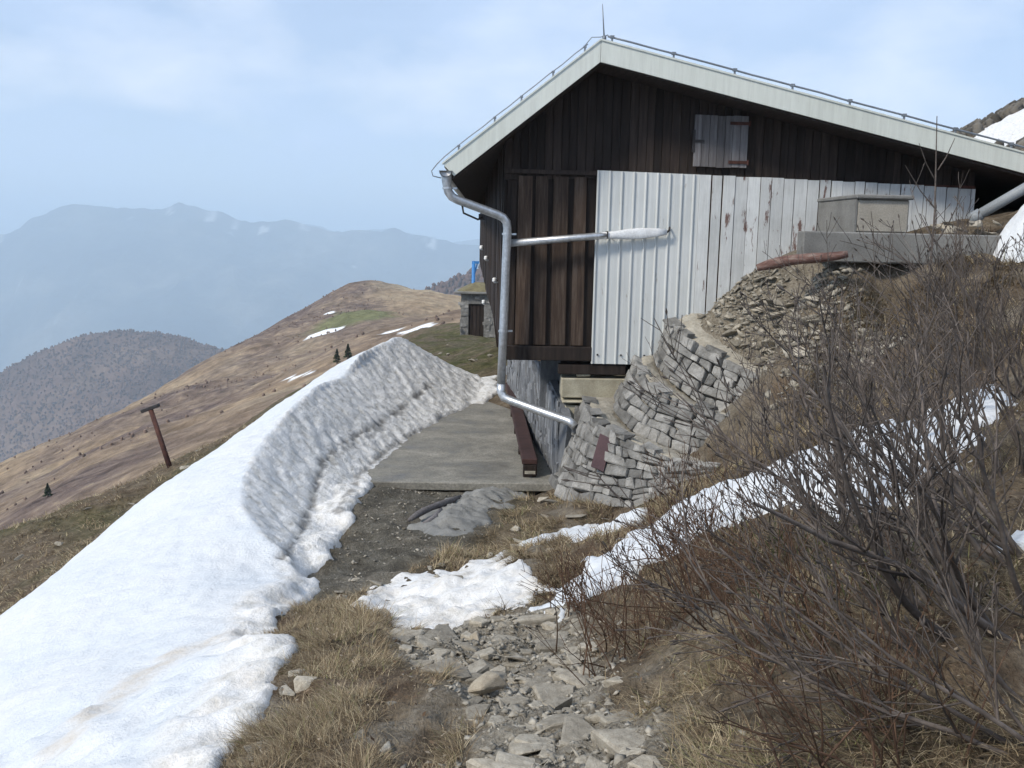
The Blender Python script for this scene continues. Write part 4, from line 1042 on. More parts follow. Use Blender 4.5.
def put_stone(x, y, size, label, group, me=None, z=None, tilt=.3, sink=.12, name='stone', rz=None):
    global n_stone
    me = me or random.choice(SM)
    o = bpy.data.objects.new(name, me); COL.objects.link(o); n_stone += 1
    zz = float(zn(np.array([x]), np.array([y]))[0]) if z is None else z
    s = (size * random.uniform(.85, 1.2), size * random.uniform(.7, 1.05), size * random.uniform(.7, 1.1))
    if name == 'stone' and me in FM: s = (s[0], s[1], s[2] * .75)
    o.scale = s; o.location = (x, y, zz + size * .1 - sink * size * .5)
    o.rotation_euler = (random.uniform(-tilt, tilt), random.uniform(-tilt, tilt), random.uniform(0, 6.28) if rz is None else rz)
    return tag(o, label, 'stone', group)
# single stones one can point out
def named(px, py, size, label, me=None, **k):
    p = hit(px, py, zn); return put_stone(p.x, p.y, size, label, None, me, **k)
named(490, 697, .20, 'warm beige triangular stone standing on the footpath', WM[0], sink=-.2)
named(598, 722, .13, 'rounded dark grey stone at the right side of the path', SM[3], sink=-.1)
named(513, 662, .21, 'broad flat grey slab stone in the middle of the path', SM[0])
named(480, 640, .15, 'pale cream stone just below the dirty snow patch', WM[1])
named(527, 752, .22, 'flat pale slab stone nearest the camera on the path', SM[6])
named(545, 503, .22, 'grey stone at the foot of the lowest terrace wall', SM[2], sink=-.2)
named(556, 506, .30, 'flat white stone lying in front of the lowest terrace wall', SM[1])
named(575, 518, .26, 'flat pale stone in the grass between terrace wall and snow tongue', SM[7])
named(380, 618, .17, 'dark edged stone sticking out of the dirty snow', SM[8], sink=-.1)
named(303, 686, .15, 'long pale stone at the edge of the big snow bank', SM[4])
P_ = np.array(PATH); cnt = 0; placed = []
lab = {0: 'small grey limestone among the rubble of the footpath', 1: 'medium flat grey limestone bedded in the footpath', 2: 'large flat grey limestone bedded in the footpath'}
tries = 0
while cnt < 172 and tries < 9000:
    tries += 1
    t = random.random(); y = 2.6 + (7.2 - 2.6) * t; x = random.uniform(P_[:, 0].min() - .2, P_[:, 0].max() + .25)
    if float(sdist(PATH, np.array([x]), np.array([y]))[0]) < -.03 + .05 * random.random(): continue
    cls = random.choices((0, 1, 2), (.34, .40, .26))[0]; size = (random.uniform(.06, .10), random.uniform(.11, .18), random.uniform(.20, .32))[cls]
    if any((x - a) ** 2 + (y - b) ** 2 < (.36 * (size + s)) ** 2 for a, b, s in placed): continue
    placed.append((x, y, size)); cnt += 1
    put_stone(x, y, size, lab[cls], 'grey stones of the footpath', random.choice(FM) if cls else None, tilt=.13, sink=.16 if cls else .2)
def ring_stones(pxs, n, smin, smax, label, group, spread=14, f=zn, **k):
    for i in range(n):
        a, b = random.choice(pxs); p = hit(a + random.uniform(-spread, spread), b + random.uniform(-spread, spread) * .6, f)
        put_stone(p.x, p.y, random.uniform(smin, smax), label, group, **k)
ring_stones([(290, 655), (275, 690), (262, 730), (255, 755), (300, 675), (262, 760)], 12, .06, .14, 'grey stone between the big snow bank and the dry grass mound', 'stones along the snow bank edge')
ring_stones([(560, 530), (520, 548), (600, 525), (500, 560), (470, 575), (540, 560), (530, 525), (440, 572)], 16, .08, .2, 'pale stone scattered in the dry grass by the snow tongue', 'stones in the dry grass below the terraces', 16)
ring_stones([(380, 590), (330, 600), (400, 580), (350, 590), (440, 574)], 10, .06, .16, 'grey stone at the muddy end of the snow bank', 'stones at the mud edge', 14)
ring_stones([(350, 720), (370, 745), (330, 690), (300, 745), (390, 705)], 6, .06, .12, 'grey stone half hidden in the dry grass mound', 'stones in the dry grass mound', 16)
ring_stones([(450, 352), (470, 358), (485, 352), (440, 345), (475, 345)], 7, .12, .34, 'grey stone on the trodden mossy ground behind the snow bank', 'stones on the mossy ground behind the snow bank', 10)
# rubble slope above the terraces: stones piled on the hillside
def z_rub(x, y): return zn(x, y)
TRI = []
def rub(px, py, Y, s, lbl): p = U(px, py, Y); put_stone(p.x, p.y, s, lbl, 'rubble stones above the terraces', z=p.z, tilt=.5)
for i in range(50):
    t = random.random(); u = random.random()
    a = Vector((703, 322)).lerp(Vector((765, 274)), t); b = Vector((775, 380)).lerp(Vector((880, 332)), t)
    p2 = a.lerp(b, u); p = hit(p2.x + random.uniform(-6, 6), p2.y + random.uniform(-6, 6))
    put_stone(p.x, p.y, random.uniform(.09, .30), 'grey rubble stone in the heap above the uppermost terrace', 'rubble stones above the terraces', tilt=.5, sink=.05)
for i in range(10):
    rub(random.uniform(930, 1000), random.uniform(222, 236), 10.35, random.uniform(.1, .25), 'grey rubble stone heaped beside the grey drain pipe')
for (px, py, Y) in [(60, 545, 17), (20, 560, 16), (240, 412, 33), (262, 405, 34), (250, 425, 30), (200, 452, 25), (90, 512, 20), (130, 505, 19), (270, 398, 36), (185, 470, 22)]:
    p = hit(px, py); put_stone(p.x, p.y, .013 * p.y, 'small pale stone on the grass slope beyond the snow bank', 'pale stones on the outer grass slope')
# rubble bed under these stones
rbx = [U(698, 316, 11.85), U(770, 264, 11.9), U(850, 275, 11.0), U(900, 330, 9.9), U(840, 396, 9.9), U(790, 386, 10.6), U(740, 352, 11.3)]

# pebbles: uncountable
def pebbles(name, n, region, label, big=1.0, mat='pebble'):
    r = np.random.default_rng(31); out = []
    P = np.array(region); X = []; Yv = []
    while len(X) < n:
        x = r.uniform(P[:, 0].min() - .3, P[:, 0].max() + .3, n); y = r.uniform(max(P[:, 1].min(), 2.3), P[:, 1].max() + .2, n)
        k = sdist(region, x, y) + r.normal(0, .1, n) > 0; X += list(x[k]); Yv += list(y[k])
    x = np.array(X[:n]); y = np.array(Yv[:n]); s = (.005 + .02 * r.random(n) ** 4) * big
    z = zn(x, y) + s * .25; a = r.uniform(0, 6.28, n)
    base = np.array([(1, 0, 0), (0, 1, 0), (-1, 0, 0), (0, -1, 0), (0, 0, .45), (0, 0, -.45), ])
    V = base[None] * s[:, None, None] * r.uniform(.6, 1.3, (n, 6, 3)); ca, sa = np.cos(a)[:, None], np.sin(a)[:, None]
    V = np.stack([V[..., 0] * ca - V[..., 1] * sa + x[:, None], V[..., 0] * sa + V[..., 1] * ca + y[:, None], V[..., 2] + z[:, None] + V[..., 0] * r.normal(0, .45, n)[:, None] + V[..., 1] * r.normal(0, .45, n)[:, None]], -1).reshape(-1, 3)
    Fb = np.array([(0, 1, 4), (1, 2, 4), (2, 3, 4), (3, 0, 4), (1, 0, 5), (2, 1, 5), (3, 2, 5), (0, 3, 5)])
    Fq = ((np.arange(n) * 6)[:, None, None] + Fb[None]).reshape(-1, 3)
    tag(link_mesh(name, V, Fq, M_[mat], None, False, {'tint': np.repeat(r.random(n), 6)}), label, 'gravel', kind='stuff')
RUBBLE = poly_hit([(698, 318), (735, 290), (768, 268), (850, 280), (900, 330), (860, 390), (790, 392), (740, 355)])
pebbles('gravel', 3000, RUBBLE, 'coarse grey scree between the rubble stones', 2.8, 'pebble')
pebbles('gravel', 7000, PATH, 'fine grey gravel between the footpath stones')
pebbles('gravel', 1300, MUD, 'dark gravel on the muddy ground in front of the slab')

# ------------------------------------------------------------------ dry grass
def in_any_snow(x, y):
    m = bank_d(x, y) > -.02
    for p in ALL_SNOW: m |= (sdist(p, x, y) + fbm(x, y, 3.2, 4) * .13) > 0.02
    return m
TERR = [(X_of(*a), a[2]) for a in [(556, 484, 11.8), (560, 497, 10.6), (575, 505, 10.1), (612, 512, 9.7), (648, 517, 9.35), (690, 507, 9.15), (738, 486, 9.0), (792, 476, 9.4), (805, 440, 9.9), (880, 330, 10.0), (870, 270, 11)]] + [(3.6, 12.2), (1.0, 12.2)]
def grass(n, xr, yr, hl, wl, seed, label, dens=None, tl=(0, 1)):
    r = np.random.default_rng(seed)
    x = r.uniform(*xr, n * 4); y = yr[0] * (yr[1] / yr[0]) ** r.random(n * 4)
    # more blades near the viewer
    k = ~in_any_snow(x, y) & (sdist(TERR, x, y) < 0) & (sdist([(-2.2, 11.7), (1, 11.7), (1, 21), (-2.2, 21)], x, y) < 0)
    pm_, mm_, gm_ = masks(x, y)
    k &= (pm_ < .45 * r.random(len(x)) + .08) & (mm_ < .3)
    if dens is not None: k &= dens(x, y) > r.random(len(x))
    cl = smooth(-.35, .35, fbm(x, y, 2.2, 3)); k &= cl * 1.15 + .06 > r.random(len(x))
    x, y = x[k][:n], y[k][:n]; n = len(x)
    z = zn(x, y) + (1 - 0) * (ridged(x, y, 5.5, 3) - .35) * .035 - .01
    e = .05; sx, sy = (zg(x + e, y) - zg(x - e, y)) / (2 * e), (zg(x, y + e) - zg(x, y - e)) / (2 * e)
    cw = fbm(x, y, 1.6, 3) * 5
    a = np.arctan2(-sy, -sx) + cw * .9 + r.normal(0, .75, n) + (r.random(n) < .25) * r.uniform(0, 6.28, n)
    h = r.uniform(*hl, n) * .9 * (.6 + .8 * cl[k][:n]); lean = np.where(r.random(n) < .1, r.uniform(.4, 1.0, n), r.uniform(.95, 1.6, n))
    w = r.uniform(*wl, n); T = 4
    dx, dy = np.cos(a), np.sin(a); V = []
    px_, pz_ = np.zeros(n), np.zeros(n)
    for i in range(T):
        f = i / (T - 1); ang = lean * (.55 + .75 * f)
        if i: px_ = px_ + np.sin(ang) * h / (T - 1); pz_ = pz_ + np.cos(ang) * h / (T - 1)
        ww = w * (1 - f * .85) * .5
        for sg in (-1, 1):
            V.append(np.c_[x + dx * px_ - dy * ww * sg, y + dy * px_ + dx * ww * sg, z + np.maximum(pz_, -.01)])
    V = np.stack(V, 1).reshape(-1, 3)
    Fb = np.array([(2 * i, 2 * i + 1, 2 * i + 3, 2 * i + 2) for i in range(T - 1)])
    Fq = ((np.arange(n) * 2 * T)[:, None, None] + Fb[None]).reshape(-1, 4)
    tint = np.clip(r.normal(.5, .27, n) + fbm(x, y, .9, 3) * .3, tl[0], tl[1])
    o = link_mesh('dry_grass', V, Fq, M_['blade'], None, False, {'tint': np.repeat(tint, 2 * T)})
    tag(o, label, 'grass', kind='stuff')
grass(60000, (-2.0, .1), (2.3, 7.2), (.03, .12), (.002, .004), 71, 'matted dry brown grass on the mound left of the path')
grass(60000, (.1, 4.2), (2.0, 7.5), (.03, .13), (.002, .0045), 72, 'dry brown grass under the bare shrubs right of the path')
grass(26000, (-.9, 3.4), (6.2, 11), (.05, .16), (.005, .008), 73, 'dry ochre grass on the bank below the stone terraces', tl=(.15, 1))
grass(12000, (2.5, 5.5), (8, 11), (.06, .2), (.006, .01), 75, 'dry brown grass on the slope below the concrete plinth')
grass(26000, (-9, -3), (9, 30), (.05, .13), (.010, .018), 74, 'short dry grass on the slope beyond the snow bank', tl=(.1, .95))

def litter(n, xr, yr, seed, label):
    r = np.random.default_rng(seed); x = r.uniform(*xr, n * 3); y = r.uniform(*yr, n * 3)
    k = ~in_any_snow(x, y) & (sdist(TERR, x, y) < 0) & (masks(x, y)[1] < .3) & (masks(x, y)[0] < .35) & (y < 11.5); x, y = x[k][:n], y[k][:n]; n = len(x)
    z = zn(x, y) + r.uniform(.005, .05, n); a = r.uniform(0, 6.28, n); L = r.uniform(.005, .013, n); W = L * r.uniform(.35, .7, n); t1, t2 = r.normal(0, .4, n), r.normal(0, .4, n)
    V = []
    for (u, v) in ((-1, 0), (-.2, -1), (1, 0), (.1, 1)):
        dx, dy = u * L, v * W; V.append(np.c_[x + np.cos(a) * dx - np.sin(a) * dy, y + np.sin(a) * dx + np.cos(a) * dy, z + dx * t1 + dy * t2])
    V = np.stack(V, 1).reshape(-1, 3); Fq = (np.arange(n) * 4)[:, None] + np.arange(4)[None]
    tag(link_mesh('leaf_litter', V, Fq, M_['litter'], None, False, {'tint': np.repeat(r.random(n), 4)}), label, 'leaf litter', kind='stuff')
litter(5200, (-1.8, 4.2), (2.2, 8.5), 91, 'brown and pale dead leaves strewn over the dry grass')

# ------------------------------------------------------------------ tarpaulin and log on the mud
TP = poly_hit([(408, 530), (428, 512), (452, 498), (500, 489), (548, 476), (538, 492), (510, 508), (490, 522), (468, 537), (440, 543)])
def tarp_z(x, y):
    d = sdist(TP, x, y) + fbm(x, y, 3, 4) * .16
    z = zg(x, y) + .02 + smooth(0, .5, d) * .05 + (ridged(x * .6 + y * .9, y * .35 - x * .3, 4.5, 5) - .4) * .17 * smooth(0, .3, d) - smooth(.03, -.08, d) * .15
    return z, d > -.06
P = np.array(TP); xs = np.arange(P[:, 0].min() - .2, P[:, 0].max() + .2, .025); ys = np.arange(P[:, 1].min() - .2, P[:, 1].max() + .2, .025)
GX, GY = np.meshgrid(xs, ys); Z, keep = tarp_z(GX, GY); n_, m_ = GX.shape; ii = np.arange(n_ * m_).reshape(n_, m_)
q = np.stack([ii[:-1, :-1], ii[:-1, 1:], ii[1:, 1:], ii[1:, :-1]], -1).reshape(-1, 4); q = q[keep.ravel()[q].any(1)]
u_, inv = np.unique(q, return_inverse=True)
o = link_mesh('ground_sheet', np.c_[GX.ravel(), GY.ravel(), Z.ravel()][u_], inv.reshape(-1, 4), M_['tarp'], None, True)
tag(o, 'crumpled grey ground sheet spread beside the front of the slab', 'ground sheet')
lg = MB(); a, b = hit(409, 528), hit(460, 508); a.z += .07; b.z += .13
lg.tube([a.lerp(b, t) + Vector((0, .02 * math.sin(t * 7), .02 * math.sin(t * 4))) for t in np.linspace(0, 1, 8)], [.02, .034, .036, .033, .037, .034, .03, .02], 9)
lg.tube([a.lerp(b, .1) + Vector((.1, -.12, -.03)), a.lerp(b, .3) + Vector((.1, -.1, -.03)), a.lerp(b, .6) + Vector((.02, -.05, -.02))], [.02, .035, .02], 8)
o = lg.build('fallen_branch', M_['grey_board'], None, True); tag(o, 'grey weathered branch lying on the crumpled ground sheet', 'branch')

# ------------------------------------------------------------------ bare shrubs
def shrub_mesh(mb, base, dirn, n_stem, length, rad, seed, spread=.5, levels=3, curve=.25, dens=1.0, twig_r=.0022):
    r = random.Random(seed)
    def rv(k): return Vector((r.gauss(0, k), r.gauss(0, k), r.gauss(0, k)))
    def branch(p, d, L, rad0, lev):
        n = max(3, int(L / (.11 if lev < 2 else .07)) + 1); pts_ = [p.copy()]; dirs = [d.copy()]; st = L / n; rads = [rad0]
        bend = rv(curve * .5)
        for i in range(n):
            d = (d + bend * st * 2 + rv(.07) + Vector((0, 0, .05 if lev else .02))).normalized()
            p = p + d * st; pts_.append(p.copy()); dirs.append(d.copy()); rads.append(max(rad0 * (1 - .72 * (i + 1) / n), twig_r * .8))
        mb.tube(pts_, rads, 5 if lev == 0 else (4 if lev == 1 else 3), False, min(1, max(0, r.gauss(.5, .2) - (.12 if lev >= 2 else 0))))
        if lev >= 2 and r.random() < .5:              # bud at the tip
            mb.tube([pts_[-1], pts_[-1] + dirs[-1] * .012, pts_[-1] + dirs[-1] * .026], [.002, .0045, .0008], 4, False, .1)
        if lev + 1 >= levels: return
        nc = int((L / (.13 if lev == 0 else .10)) * dens)
        for k in range(nc):
            t = r.uniform(.18 if lev == 0 else .12, .97); i = min(int(t * n), n - 1); q = pts_[i].lerp(pts_[i + 1], t * n - i)
            side = rv(1); dd = dirs[i]; side = (side - dd * side.dot(dd)).normalized()
            nd = (dd * 1.0 + side * r.uniform(.45, .95) + Vector((0, 0, .15))).normalized()
            branch(q, nd, L * r.uniform(.22, .5) * (1.1 - .45 * t), max(rads[i] * r.uniform(.4, .62), twig_r), lev + 1)
    for s in range(n_stem):
        d = (Vector(dirn).normalized() + rv(spread * .6)).normalized()
        if d.z < .12: d.z = .12; d.normalize()
        branch(Vector(base) + Vector((r.gauss(0, .07), r.gauss(0, .07), -.04)), d, length * r.uniform(.65, 1.1), rad * r.uniform(.7, 1.1), 0)
SH = [  # px, py of the foot, lean, stems, length, radius, spread, density
    (1012, 640, (-.7, .05, .6), 6, 1.25, .016, .42, 1.1), (1022, 560, (-.6, .1, .75), 7, 1.4, .015, .42, 1.1), (960, 600, (-.65, .0, .65), 7, 1.1, .010, .45, 1.25),
    (905, 570, (-.5, .1, .75), 7, 1.1, .009, .45, 1.25), (800, 432, (-.05, .05, 1), 6, 1.15, .007, .36, 1.2), (865, 520, (-.25, .1, .85), 7, 1.15, .009, .40, 1.1), (960, 500, (-.35, .1, .85), 7, 1.35, .010, .42, 1.25),
    (1015, 470, (-.3, .1, .9), 7, 1.45, .010, .42, 1.1), (900, 455, (-.2, .0, .95), 7, 1.35, .009, .38, 1.1), (815, 480, (-.22, .0, .9), 5, 1.05, .008, .36, 1.25),
    (1020, 730, (-.8, .1, .5), 6, 1.0, .009, .42, 1.6), (945, 670, (-.75, .1, .5), 6, .95, .008, .42, 1.1), (800, 560, (-.5, .05, .7), 7, .8, .007, .45, 1.25),
    (1020, 400, (-.2, .1, .95), 7, 1.4, .010, .45, 1.1), (960, 420, (-.2, .1, .95), 6, 1.4, .009, .42, 1.1), (860, 610, (-.7, .05, .55), 6, .85, .007, .45, 1.1)]
for i, (px, py, d, ns, L, rad, spd, dn) in enumerate(SH):
    p = hit(px, py); mb = MB()
    shrub_mesh(mb, (0, 0, 0), d, ns, L, rad, 300 + i, spd, 3, .35, dn)
    o = mb.build('bare_shrub', M_['bark'], None, True, fix=False); o.location = p
    tag(o, 'leafless grey brown shrub leaning left in the thicket on the right slope', 'shrub', 'leafless shrubs in the thicket on the right slope')
p = U(936, 300, 6.8); p.z = float(zg(np.array([p.x]), np.array([p.y]))[0]); mb = MB()
top = U(937, 116, 6.8); L = top.z - p.z
mb.tube([p, p.lerp(top, .4) + Vector((-.02, 0, 0)), p.lerp(top, .7) + Vector((.01, 0, 0)), top], [.012, .009, .007, .003], 5, False)
for (a, b) in (((934, 178), (919, 143)), ((938, 170), (955, 138)), ((936, 210), (905, 165)), ((938, 240), (962, 196)), ((936, 260), (915, 215))):
    A_, B_ = U(*a, 6.8), U(*b, 6.75); mb.tube([A_, A_.lerp(B_, .5) + Vector((0, 0, -.02)), B_], [.005, .004, .002], 4, False)
o = mb.build('bare_sapling', M_['bark'], None, True, fix=False); tag(o, 'single tall bare sapling rising against the roof edge', 'sapling')
p = hit(745, 480); mb = MB(); shrub_mesh(mb, (0, 0, 0), (-.15, 0, 1), 4, 1.0, .006, 401, .2, 3, .3, .7); o = mb.build('bare_shrub', M_['bark'], None, True, fix=False); o.location = p
tag(o, 'sparse upright shrub in front of the middle terrace wall', 'shrub')
for i, (px, py, L, dn, lb) in enumerate([(640, 650, .5, .9, 'dense reddish brown brush at the right side of the footpath'), (720, 600, .65, 1.0, 'dense reddish brown brush under the leafless shrubs'), (690, 545, .5, 1.2, 'low reddish brush in front of the bright snow strip'), (700, 488, .4, 1.2, 'low rusty brush at the right end of the lowest terrace'), (800, 640, .6, 1.2, 'dark brown brush between dry grass and leaning shrubs'), (900, 735, .5, 1.1, 'dark brown brush at the bottom right under the shrubs'), (610, 600, .4, 1.2, 'low reddish brush where the snow strip meets the path')]):
    p = hit(px, py); mb = MB(); rr_ = random.Random(600 + i)
    for k in range(11):
        shrub_mesh(mb, (rr_.uniform(-.3, .3), rr_.uniform(-.25, .25), 0), (-.35, 0, .8), 5, L, .004, 700 + 10 * i + k, .75, 3, .5, .8, .0016)
    o = mb.build('low_brush', M_['heather'], None, True, fix=False); o.location = p; tag(o, lb, 'brush')

for i, (px, py, lb) in enumerate([(790, 560, 'dark green low brush among the leafless shrubs'), (850, 600, 'small olive green brush under the leaning stems')]):
    p = hit(px, py); mb = MB(); rr_ = random.Random(650 + i)
    for k in range(8):
        shrub_mesh(mb, (rr_.uniform(-.25, .25), rr_.uniform(-.2, .2), 0), (-.2, 0, .9), 5, .32, .003, 760 + 10 * i + k, .8, 3, .5, 1.1, .0022)
    o = mb.build('low_brush', M_['green_brush'], None, True, fix=False); o.location = p; tag(o, lb, 'brush')

# ------------------------------------------------------------------ outlying things on the left
rpst = empty('leaning_post', hit(169, 466)); tag(rpst, 'rusty leaning steel post with a short crossbar on the grass slope', 'post')
Yp = rpst.location.y; b_, t_ = hit(170, 468), U(150.5, 409, Yp); q = MB(); q.tube([b_ - (t_ - b_) * .1, t_], [.055, .05], 10); q.build('post', M_['rust'], rpst, True)
q = MB(); a, b = U(141.5, 411.5, Yp), U(159, 405, Yp); dd = (b - a).normalized(); q.box((a + b) / 2, ((b - a).length, .12, .07), Matrix((dd, Vector((0, 1, 0)), dd.cross(Vector((0, 1, 0))))).transposed()); q.build('crossbar', M_['dark_iron'], rpst, bevel=.01)
settle(rpst)
shed = empty('stone_shed', U(475, 339, 42)); tag(shed, 'small stone shed with mossy flat roof behind the long side wall', 'shed')
Ys = 42; x0 = X_of(461, 310, Ys); x1 = x0 + 2.4; z0, z1 = Z_of(470, 345, Ys), Z_of(470, 294, Ys)
dx0, dx1, dz1 = X_of(468.5, 310, Ys), X_of(484, 310, Ys), Z_of(475, 304, Ys)
q = MB(); q.box(((x0 + dx0) / 2, Ys + 1, (z0 + z1) / 2), (dx0 - x0, 2, z1 - z0)); q.box(((dx1 + x1) / 2, Ys + 1, (z0 + z1) / 2), (x1 - dx1, 2, z1 - z0)); q.box(((dx0 + dx1) / 2, Ys + 1, (dz1 + z1) / 2), (dx1 - dx0, 2, z1 - dz1)); q.box(((dx0 + dx1) / 2, Ys + 1.2, (z0 + dz1) / 2), (dx1 - dx0, 1.5, dz1 - z0))
random.seed(9)
for i in range(90):
    xx = random.uniform(x0, x1); zz = random.uniform(z0, z1 - .1)
    if dx0 - .1 < xx < dx1 + .1 and zz < dz1 + .1: continue
    q.box((xx, Ys, zz), (random.uniform(.15, .4), random.uniform(.03, .08), random.uniform(.08, .16)), None, None, .02)
for i in range(30): q.box((x0, random.uniform(Ys, Ys + 2), random.uniform(z0, z1)), (.06, .3, .13), None, None, .02)
q.build('wall', M_['wall_stone'], shed)
q = MB(); q.box(((dx0 + dx1) / 2, Ys + .12, (z0 + dz1) / 2), (dx1 - dx0 - .04, .05, dz1 - z0)); 
for k in range(4): q.box((dx0 + (dx1 - dx0) * (k + .5) / 4, Ys + .08, (z0 + dz1) / 2), ((dx1 - dx0) / 4 - .03, .03, dz1 - z0 - .1))
q.build('door', M_['dark_wood'], shed)
rfm = MB(); rfm.prism([(x0 - .28, Ys - .2, z1 + .002), (x1 + .2, Ys - .2, z1 + .002), (x1 + .2, Ys + 2.2, z1 + .002), (x0 - .28, Ys + 2.2, z1 + .002)], (0, 0, .1)); rr2 = rfm.build('roof', M_['concrete_dark'], shed, bevel=.02)
mo = MB(); N = 14
vs = []; 
for i in range(N + 1):
    for j in range(N + 1):
        u, v_ = i / N, j / N; xx, yy = x0 - .2 + (x1 - x0 + .3) * u, Ys - .12 + 2.2 * v_
        vs.append((xx, yy, z1 + .08 + .36 * (1 - abs(2 * v_ - 1) ** 2) * min(1, u * 4, (1 - u) * 4) + random.uniform(-.03, .03)))
mo.add(vs, [(i * (N + 1) + j, (i + 1) * (N + 1) + j, (i + 1) * (N + 1) + j + 1, i * (N + 1) + j + 1) for i in range(N) for j in range(N)], .5); mo.build('turf', M_['moss_roof'], rr2, True)
settle(shed)
bp = empty('blue_post', U(473, 345, 46)); tag(bp, 'blue steel post with a short arm standing behind the stone shed', 'post')
q = MB(); b_ = U(473, 350, 46); t_ = U(473.7, 261, 46); q.tube([Vector((t_.x, 46, b_.z)), t_], .08, 10); q.build('post', M_['blue_paint'], bp, True)
q = MB(); q.box(t_ + Vector((.09, 0, -.06)), (.32, .14, .12)); q.tube([t_ + Vector((.18, 0, -.05)), t_ + Vector((.02, 0, -.7))], .035, 6); q.build('arm', M_['blue_paint'], bp); settle(bp)

def spruce(px, py, Y, h, label):
    p = hit(px, py, z_ridge, 60, 300); root = empty('spruce_tree', p); tag(root, label, 'spruce', 'small spruces on the ridge')
    t = MB(); t.tube([p - Vector((0, 0, .2)), p + Vector((0, 0, h * .9))], [.05 * h, .01 * h], 6); t.build('trunk', M_['bark'], root)
    c = MB(); r = random.Random(int(px))
    for i in range(260):
        f = r.random() ** .8; zz = .12 + .88 * f; rad = (1 - zz) * .34 * h + .02; a = r.uniform(0, 6.28); q0 = p + Vector((0, 0, zz * h)); L = rad * r.uniform(.6, 1.25)
        e = q0 + Vector((math.cos(a) * L, math.sin(a) * L, -.25 * L)); s_ = Vector((-math.sin(a), math.cos(a), 0)) * .06 * h
        c.add([q0, e + s_, e + Vector((0, 0, .05 * h)), e - s_], [(0, 1, 2), (0, 2, 3)])
    c.build('crown', M_['needle'], root, fix=False); settle(root)
def py_scale(px, py, hpx): p = hit(px, py, z_ridge, 60, 300); return hpx * p.y / 1000
for (px, py, hp, lb) in ((337, 364, 15, 'small dark spruce on the ridge, left one of the close pair'), (348, 360, 16, 'small dark spruce on the ridge, right one of the close pair'), (48, 497, 14, 'lone small spruce low on the scrubby hillside')):
    spruce(px, py, 0, py_scale(px, py, hp), lb)

# small dead bush near the leaning post
p = hit(140, 472); mb = MB(); shrub_mesh(mb, (0, 0, 0), (-.3, 0, .9), 7, .55, .008, 811, .8, 2, .4, .7, .004); o = mb.build('bare_shrub', M_['bark'], None, True, fix=False); o.location = p
tag(o, 'tiny bare shrub left of the leaning rusty post', 'shrub')

# ------------------------------------------------------------------ haze
hz = MB(); hz.box((0, 8000, -480), (29000, 27000, 1560)); o = hz.build('haze', None); o['kind'] = 'stuff'
m = bpy.data.materials.new('haze'); m.use_nodes = True; nt = m.node_tree; nt.nodes.clear()
out = nt.nodes.new('ShaderNodeOutputMaterial'); pv = nt.nodes.new('ShaderNodeVolumePrincipled')
pv.inputs['Color'].default_value = (.725, .872, 1.0, 1); pv.inputs['Density'].default_value = 2.5e-4; pv.inputs['Anisotropy'].default_value = 0.0
nt.links.new(pv.outputs['Volume'], out.inputs['Volume']); o.data.materials.append(m)

# ------------------------------------------------------------------ sky and sun
SUN = Vector((-.62, -.44, .66)).normalized()
el = math.asin(SUN.z); az = math.atan2(SUN.x, SUN.y)
w = bpy.data.worlds.new("World"); sc.world = w; w.use_nodes = True; nt = w.node_tree
bg = nt.nodes['Background']; bg.inputs['Strength'].default_value = .11
sky = nt.nodes.new('ShaderNodeTexSky'); sky.sky_type = 'NISHITA'; sky.sun_disc = False
sky.sun_elevation = el; sky.sun_rotation = az; sky.altitude = 1500; sky.air_density = 1.0; sky.dust_density = 1.5; sky.ozone_density = 1.0
tc = nt.nodes.new('ShaderNodeTexCoord'); mp = nt.nodes.new('ShaderNodeMapping'); mp.inputs['Scale'].default_value = (1, 1, 2.6)
nz = nt.nodes.new('ShaderNodeTexNoise'); nz.inputs['Scale'].default_value = 4.2; nz.inputs['Detail'].default_value = 6; nz.inputs['Roughness'].default_value = .55
rmp = nt.nodes.new('ShaderNodeValToRGB'); rmp.color_ramp.elements[0].position = .42; rmp.color_ramp.elements[0].color = (.62, .62, .62, 1); rmp.color_ramp.elements[1].position = .68; rmp.color_ramp.elements[1].color = (.93, .93, .93, 1)
mx = nt.nodes.new('ShaderNodeMix'); mx.data_type = 'RGBA'
ins = [i for i in mx.inputs if i.enabled]; ins[2].default_value = (4.6, 5.8, 7.9, 1)
L = nt.links.new
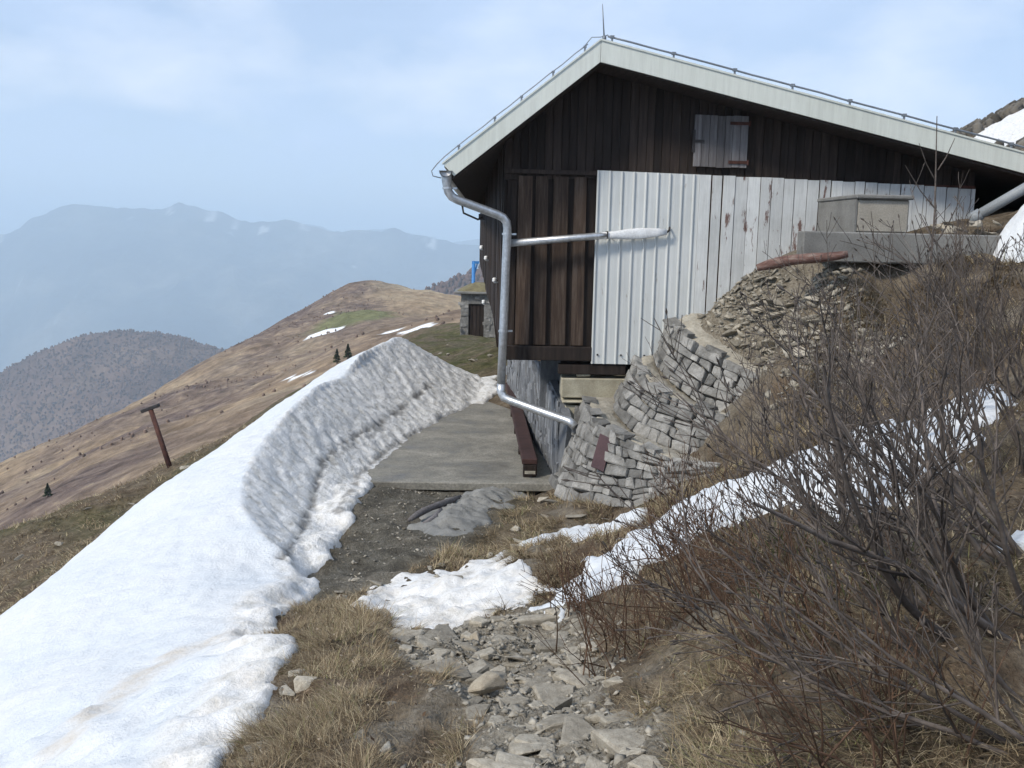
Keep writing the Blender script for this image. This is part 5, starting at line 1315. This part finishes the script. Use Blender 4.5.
n2_ = nt.nodes.new('ShaderNodeTexNoise'); n2_.inputs['Scale'].default_value = 3.1; n2_.inputs['Detail'].default_value = 7; n2_.inputs['Roughness'].default_value = .52
r2_ = nt.nodes.new('ShaderNodeValToRGB'); r2_.color_ramp.elements[0].position = .50; r2_.color_ramp.elements[0].color = (0, 0, 0, 1); r2_.color_ramp.elements[1].position = .70; r2_.color_ramp.elements[1].color = (.75, .75, .75, 1)
m2_ = nt.nodes.new('ShaderNodeMix'); m2_.data_type = 'RGBA'; in2 = [i for i in m2_.inputs if i.enabled]; in2[2].default_value = (7.4, 7.9, 8.8, 1)
mp2 = nt.nodes.new('ShaderNodeMapping'); mp2.inputs['Scale'].default_value = (1, 1, 2.2); mp2.inputs['Location'].default_value = (1.3, .4, .2)
L(tc.outputs['Generated'], mp2.inputs['Vector']); L(mp2.outputs['Vector'], n2_.inputs['Vector']); L(n2_.outputs['Fac'], r2_.inputs['Fac']); L(r2_.outputs['Color'], in2[0])
L(tc.outputs['Generated'], mp.inputs['Vector']); L(mp.outputs['Vector'], nz.inputs['Vector']); L(nz.outputs['Fac'], rmp.inputs['Fac'])
L(rmp.outputs['Color'], ins[0]); L(sky.outputs['Color'], ins[1]); L([o_ for o_ in mx.outputs if o_.enabled][0], in2[1]); L([o_ for o_ in m2_.outputs if o_.enabled][0], bg.inputs['Color'])
sd = bpy.data.lights.new('sun', 'SUN'); sd.energy = 3.0; sd.angle = R(9); sd.color = (1, .925, .81)
so = bpy.data.objects.new('sun', sd); COL.objects.link(so); so.rotation_euler = (-SUN).to_track_quat('-Z', 'Y').to_euler()

sc.view_settings.view_transform = 'Standard'; sc.view_settings.look = 'None'; sc.view_settings.exposure = 0.34; sc.view_settings.gamma = 1.0
sc.view_settings.use_curve_mapping = False
sc.render.engine = 'CYCLES'
sc.cycles.use_denoising = True
sc.cycles.max_bounces = 6; sc.cycles.volume_bounces = 2
sc.cycles.use_adaptive_sampling = True; sc.cycles.adaptive_threshold = .02
